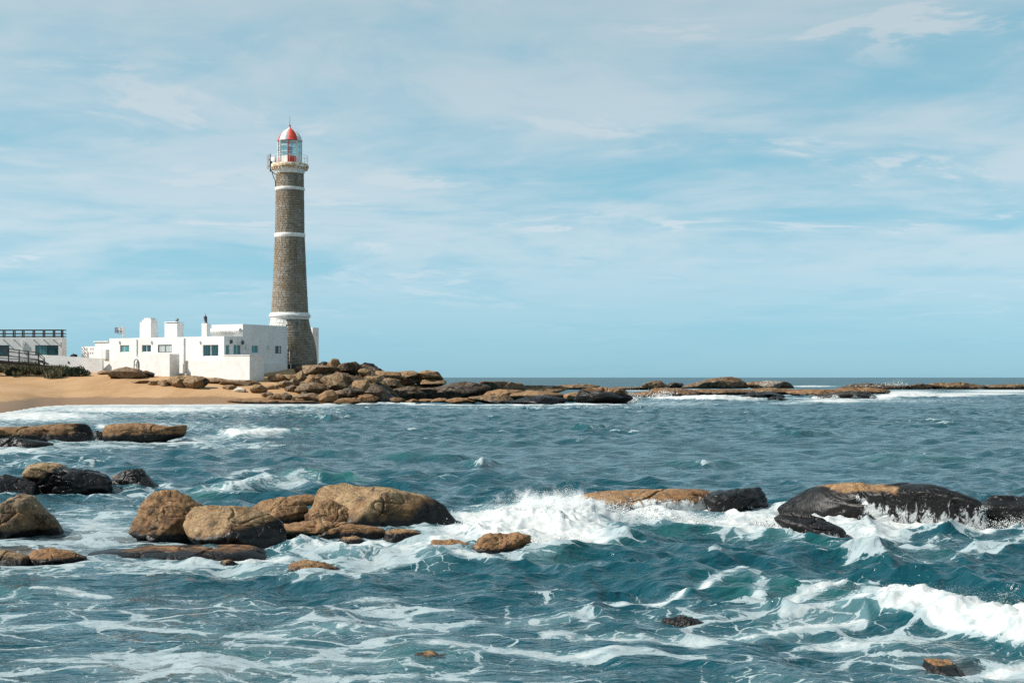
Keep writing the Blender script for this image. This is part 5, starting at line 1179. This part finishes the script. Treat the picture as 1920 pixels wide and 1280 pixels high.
for _ in range(2600):
    px_ = g.uniform(-160, 122); up = 680 + max(0, (px_ - 60)) * 0.30; lo = 709 - max(0, 40 - px_) * 0.05
    if px_ > 95: lo = 709
    py_ = g.uniform(up, lo); Y = ground_hit(px_, py_)
    edge = fbm(np.array([[px_ * 0.04, py_ * 0.12, 0.5]]), 2)[0]
    if edge < -0.35 + 0.45 * (py_ > 703): continue
    spots.append((PX(px_, Y), Y, float(terrain(px_, Y)) - 0.05, 9))
gr = link('dune_grass', tuft_mesh('dune_grass', spots, 0.95, 0.035, 4), GRASS)
tag(gr, 'dark olive dune grass spreading below the boardwalk', 'grass', kind='stuff')
# a second bank right of the steps
def shrub(name, label, px0, px1, ytop, ybot, seed, n=2600):
    g = np.random.default_rng(seed); Y = ground_hit((px0 + px1) / 2, ybot) + 0.8; cx = PX((px0 + px1) / 2, Y); hw = (px1 - px0) / 2 / F * Y; zt_ = PZ(ytop, Y); zb_ = PZ(ybot, Y); h = zt_ - zb_
    root = tag(empty(name, (cx, Y, zb_)), label, 'shrub'); V = []; Fc = []
    for _ in range(n):
        u = g.normal(size=3); u /= np.linalg.norm(u); u[2] = abs(u[2]); rr = g.uniform(0.7, 1.03) * (1 + 0.18 * math.sin(u[0] * 7 + seed) * math.cos(u[1] * 5))
        c = np.array([u[0] * hw, u[1] * hw * 0.6, u[2] ** 0.7 * h]) * rr; n2 = g.normal(size=3); n2 /= np.linalg.norm(n2); t = np.cross(n2, g.normal(size=3)); t /= np.linalg.norm(t); s = np.cross(n2, t); L_ = g.uniform(0.07, 0.15); b = len(V)
        V += [tuple(c - t * L_), tuple(c + s * L_ * 0.45), tuple(c + t * L_), tuple(c - s * L_ * 0.45)]; Fc += [(b, b + 1, b + 2, b + 3)]
    link('foliage', mesh_np('foliage', V, Fc, smooth=False), LEAF, root)
    st = MB()
    for k in range(7):
        a = k * 0.9; st.tube((0.1 * math.cos(a), 0.1 * math.sin(a), -0.15), (hw * 0.7 * math.cos(a), hw * 0.4 * math.sin(a), h * 0.75), 0.03, 0.012, 5)
    st.build('stem', plain('shrub_stem', (0.06, 0.045, 0.03), 0.9), root)
    return root
shrub('low_shrub', 'dense dark green shrub mound on the sand below the garden wall', 113, 168, 688, 706, 5, 3600)
shrub('low_shrub', 'dark green shrub in the dune grass under the boardwalk steps', 12, 40, 690, 705, 9, 1800)
shrub('low_shrub', 'small dark shrub top showing above the garden wall', 132, 145, 664, 671, 15, 500)

# ------------------------------------------------------------------ spray thrown up by the waves
def spray(name, label, parts, seed):
    """parts: (x, y, rx, ry, depth, n, size) clouds of droplets in metres about a point"""
    g = np.random.default_rng(seed); ov = np.array([(1, 0, 0), (-1, 0, 0), (0, 1, 0), (0, -1, 0), (0, 0, 1), (0, 0, -1.)]); of = np.array([(0, 2, 4), (2, 1, 4), (1, 3, 4), (3, 0, 4), (2, 0, 5), (1, 2, 5), (3, 1, 5), (0, 3, 5)]); V = []; Fc = []; nv = 0
    for (cx, cy, cz, rx, ry, rz, n, s0, s1, up) in parts:
        n = int(n * 1.9)
        u = g.normal(size=(n, 3)) * np.array([rx, ry, rz]); u[:, 2] = np.abs(u[:, 2])
        u[:, 0] += up * u[:, 2]
        jets = 0.5 + 0.5 * np.sin(u[:, 0] * 9 / max(rx, 0.1) + 3 * np.sin(u[:, 0] * 4 / max(rx, .1)))
        u[:, 2] *= 0.35 + 0.95 * jets
        n_ = n; s = s0 * 0.6 * (s1 / s0 / 0.6) ** (g.random(n) ** 2.2); s *= np.clip(1.25 - 0.5 * u[:, 2] / max(rz, 1e-3), 0.35, 1.2)
        P = u + np.array([cx, cy, cz]); st3 = g.uniform(0.6, 1.7, (n, 3))
        V.append((ov[None] * (s[:, None] * st3)[:, None, :] + P[:, None, :]).reshape(-1, 3)); Fc.append((of[None] + (np.arange(n) * len(ov) + nv)[:, None, None]).reshape(-1, 3)); nv += n * len(ov)
    me = mesh_np(name, np.concatenate(V), np.concatenate(Fc))
    o = link(name, me, FOAM); tag(o, label, 'spray', kind='stuff'); return o
def sp(px, py, Y): return PX(px, Y), Y, PZ(py, Y)
spray('sea_spray', 'white spray bursting up where the wave hits the central rocks', [
    (*sp(1035, 962, 28.6), 0.55, 0.35, 0.26, 1500, 0.005, 0.02, 0.2), (*sp(1000, 972, 28.2), 0.55, 0.4, 0.16, 1300, 0.006, 0.026, -0.2), (*sp(1090, 960, 29.0), 0.5, 0.3, 0.15, 900, 0.005, 0.02, 0.4), (*sp(1045, 935, 28.6), 0.25, 0.2, 0.17, 420, 0.004, 0.013, 0.1),
    (*sp(960, 985, 27.0), 0.7, 0.4, 0.10, 900, 0.006, 0.022, 0), (*sp(1010, 1022, 24.0), 0.35, 0.25, 0.12, 700, 0.005, 0.018, 0.0), (*sp(1150, 955, 28.2), 0.6, 0.3, 0.10, 500, 0.005, 0.018, 0.0)], 1)
spray('sea_spray', 'white spray torn off the crest of the lower right breaker', [
    (*sp(1870, 1130, 15.9), 0.35, 0.12, 0.07, 500, 0.0015, 0.004, -0.2), (*sp(1680, 1104, 16.5), 0.45, 0.12, 0.04, 500, 0.0015, 0.004, 0.0), (*sp(1780, 1116, 16.2), 0.5, 0.12, 0.04, 500, 0.0015, 0.004, 0.0), (*sp(1885, 1118, 15.8), 0.08, 0.08, 0.07, 90, 0.0015, 0.004, 0.0)], 2)
spray('sea_spray', 'small white spray plume beside the end boulder of the point', [(*sp(1176, 755, 158), 0.7, 0.5, 0.8, 500, 0.03, 0.11, 0.2)], 3)
spray('sea_spray', 'small white splash against the dark ridged reef rock', [(*sp(1240, 746, 196), 1.0, 0.6, 0.75, 500, 0.03, 0.12, 0.1)], 4)
spray('sea_spray', 'distant white spray over the far reef on the right', [(*sp(1678, 722, 300), 1.6, 0.8, 0.8, 220, 0.03, 0.10, 0.0), (*sp(1640, 724, 300), 3.5, 0.8, 0.45, 120, 0.03, 0.09, 0.0)], 5)
spray('sea_spray', 'white splash where swell meets the right edge rock', [(*sp(1905, 985, 26.0), 0.3, 0.25, 0.13, 700, 0.003, 0.014, 0.3), (*sp(1820, 992, 26.2), 0.45, 0.2, 0.07, 600, 0.003, 0.012, 0.0), (*sp(1845, 955, 26.6), 0.05, 0.1, 0.10, 120, 0.003, 0.009, 0.0)], 6)
spray('sea_spray', 'white surge between the ochre slab and the low smooth dark rock', [(*sp(1420, 985, 26.5), 0.5, 0.3, 0.09, 700, 0.005, 0.018, 0.0), (*sp(1300, 972, 27.5), 0.6, 0.3, 0.07, 600, 0.004, 0.015, 0.0)], 7)
spray('sea_spray', 'long white spray along the reef breaker on the right', [(*sp(1710, 741, 235), 4.5, 1.0, 0.45, 500, 0.03, 0.12, 0.0)], 8)

# fine mist hanging in the splash: a real, thin cloud of droplets
def mist(name, label, ctr, rad, dens, seed):
    def fn(t):
        OC = t.n('ShaderNodeTexCoord', out=3)
        u = t.vmath('DIVIDE', OC, rad)
        fall = t.mr(t.vmath('LENGTH', u, out=1), 1.0, 0.25)
        nz = t.noise(t.vmath('ADD', OC, (seed * 3.1, 0, 0)), 3.2, 6.0, 0.68, 0.6)
        lo = t.math('SUBTRACT', 1.0, fall)
        d_ = t.math('MULTIPLY', t.mr(t.math('SUBTRACT', nz, t.math('MULTIPLY', lo, 0.16)), 0.44, 0.62), t.math('MULTIPLY', fall, dens))
        return t.n('ShaderNodeVolumePrincipled', {'Color': (0.97, 0.98, 0.98), 'Density': d_, 'Anisotropy': 0.2})
    m = bpy.data.materials.new(name); m.use_nodes = True; t = NT(m.node_tree); v = fn(t); t.n('ShaderNodeOutputMaterial', {'Volume': v}, out=None)
    v_, f_ = ico(3); o = link(name, mesh_np(name, v_ * np.array(rad), f_), m, loc=ctr); tag(o, label, 'mist', kind='stuff'); return o
mist('sea_mist', 'soft white mist over the central splash', sp(1030, 958, 28.2), (1.9, 1.0, 0.68), 11.0, 1)
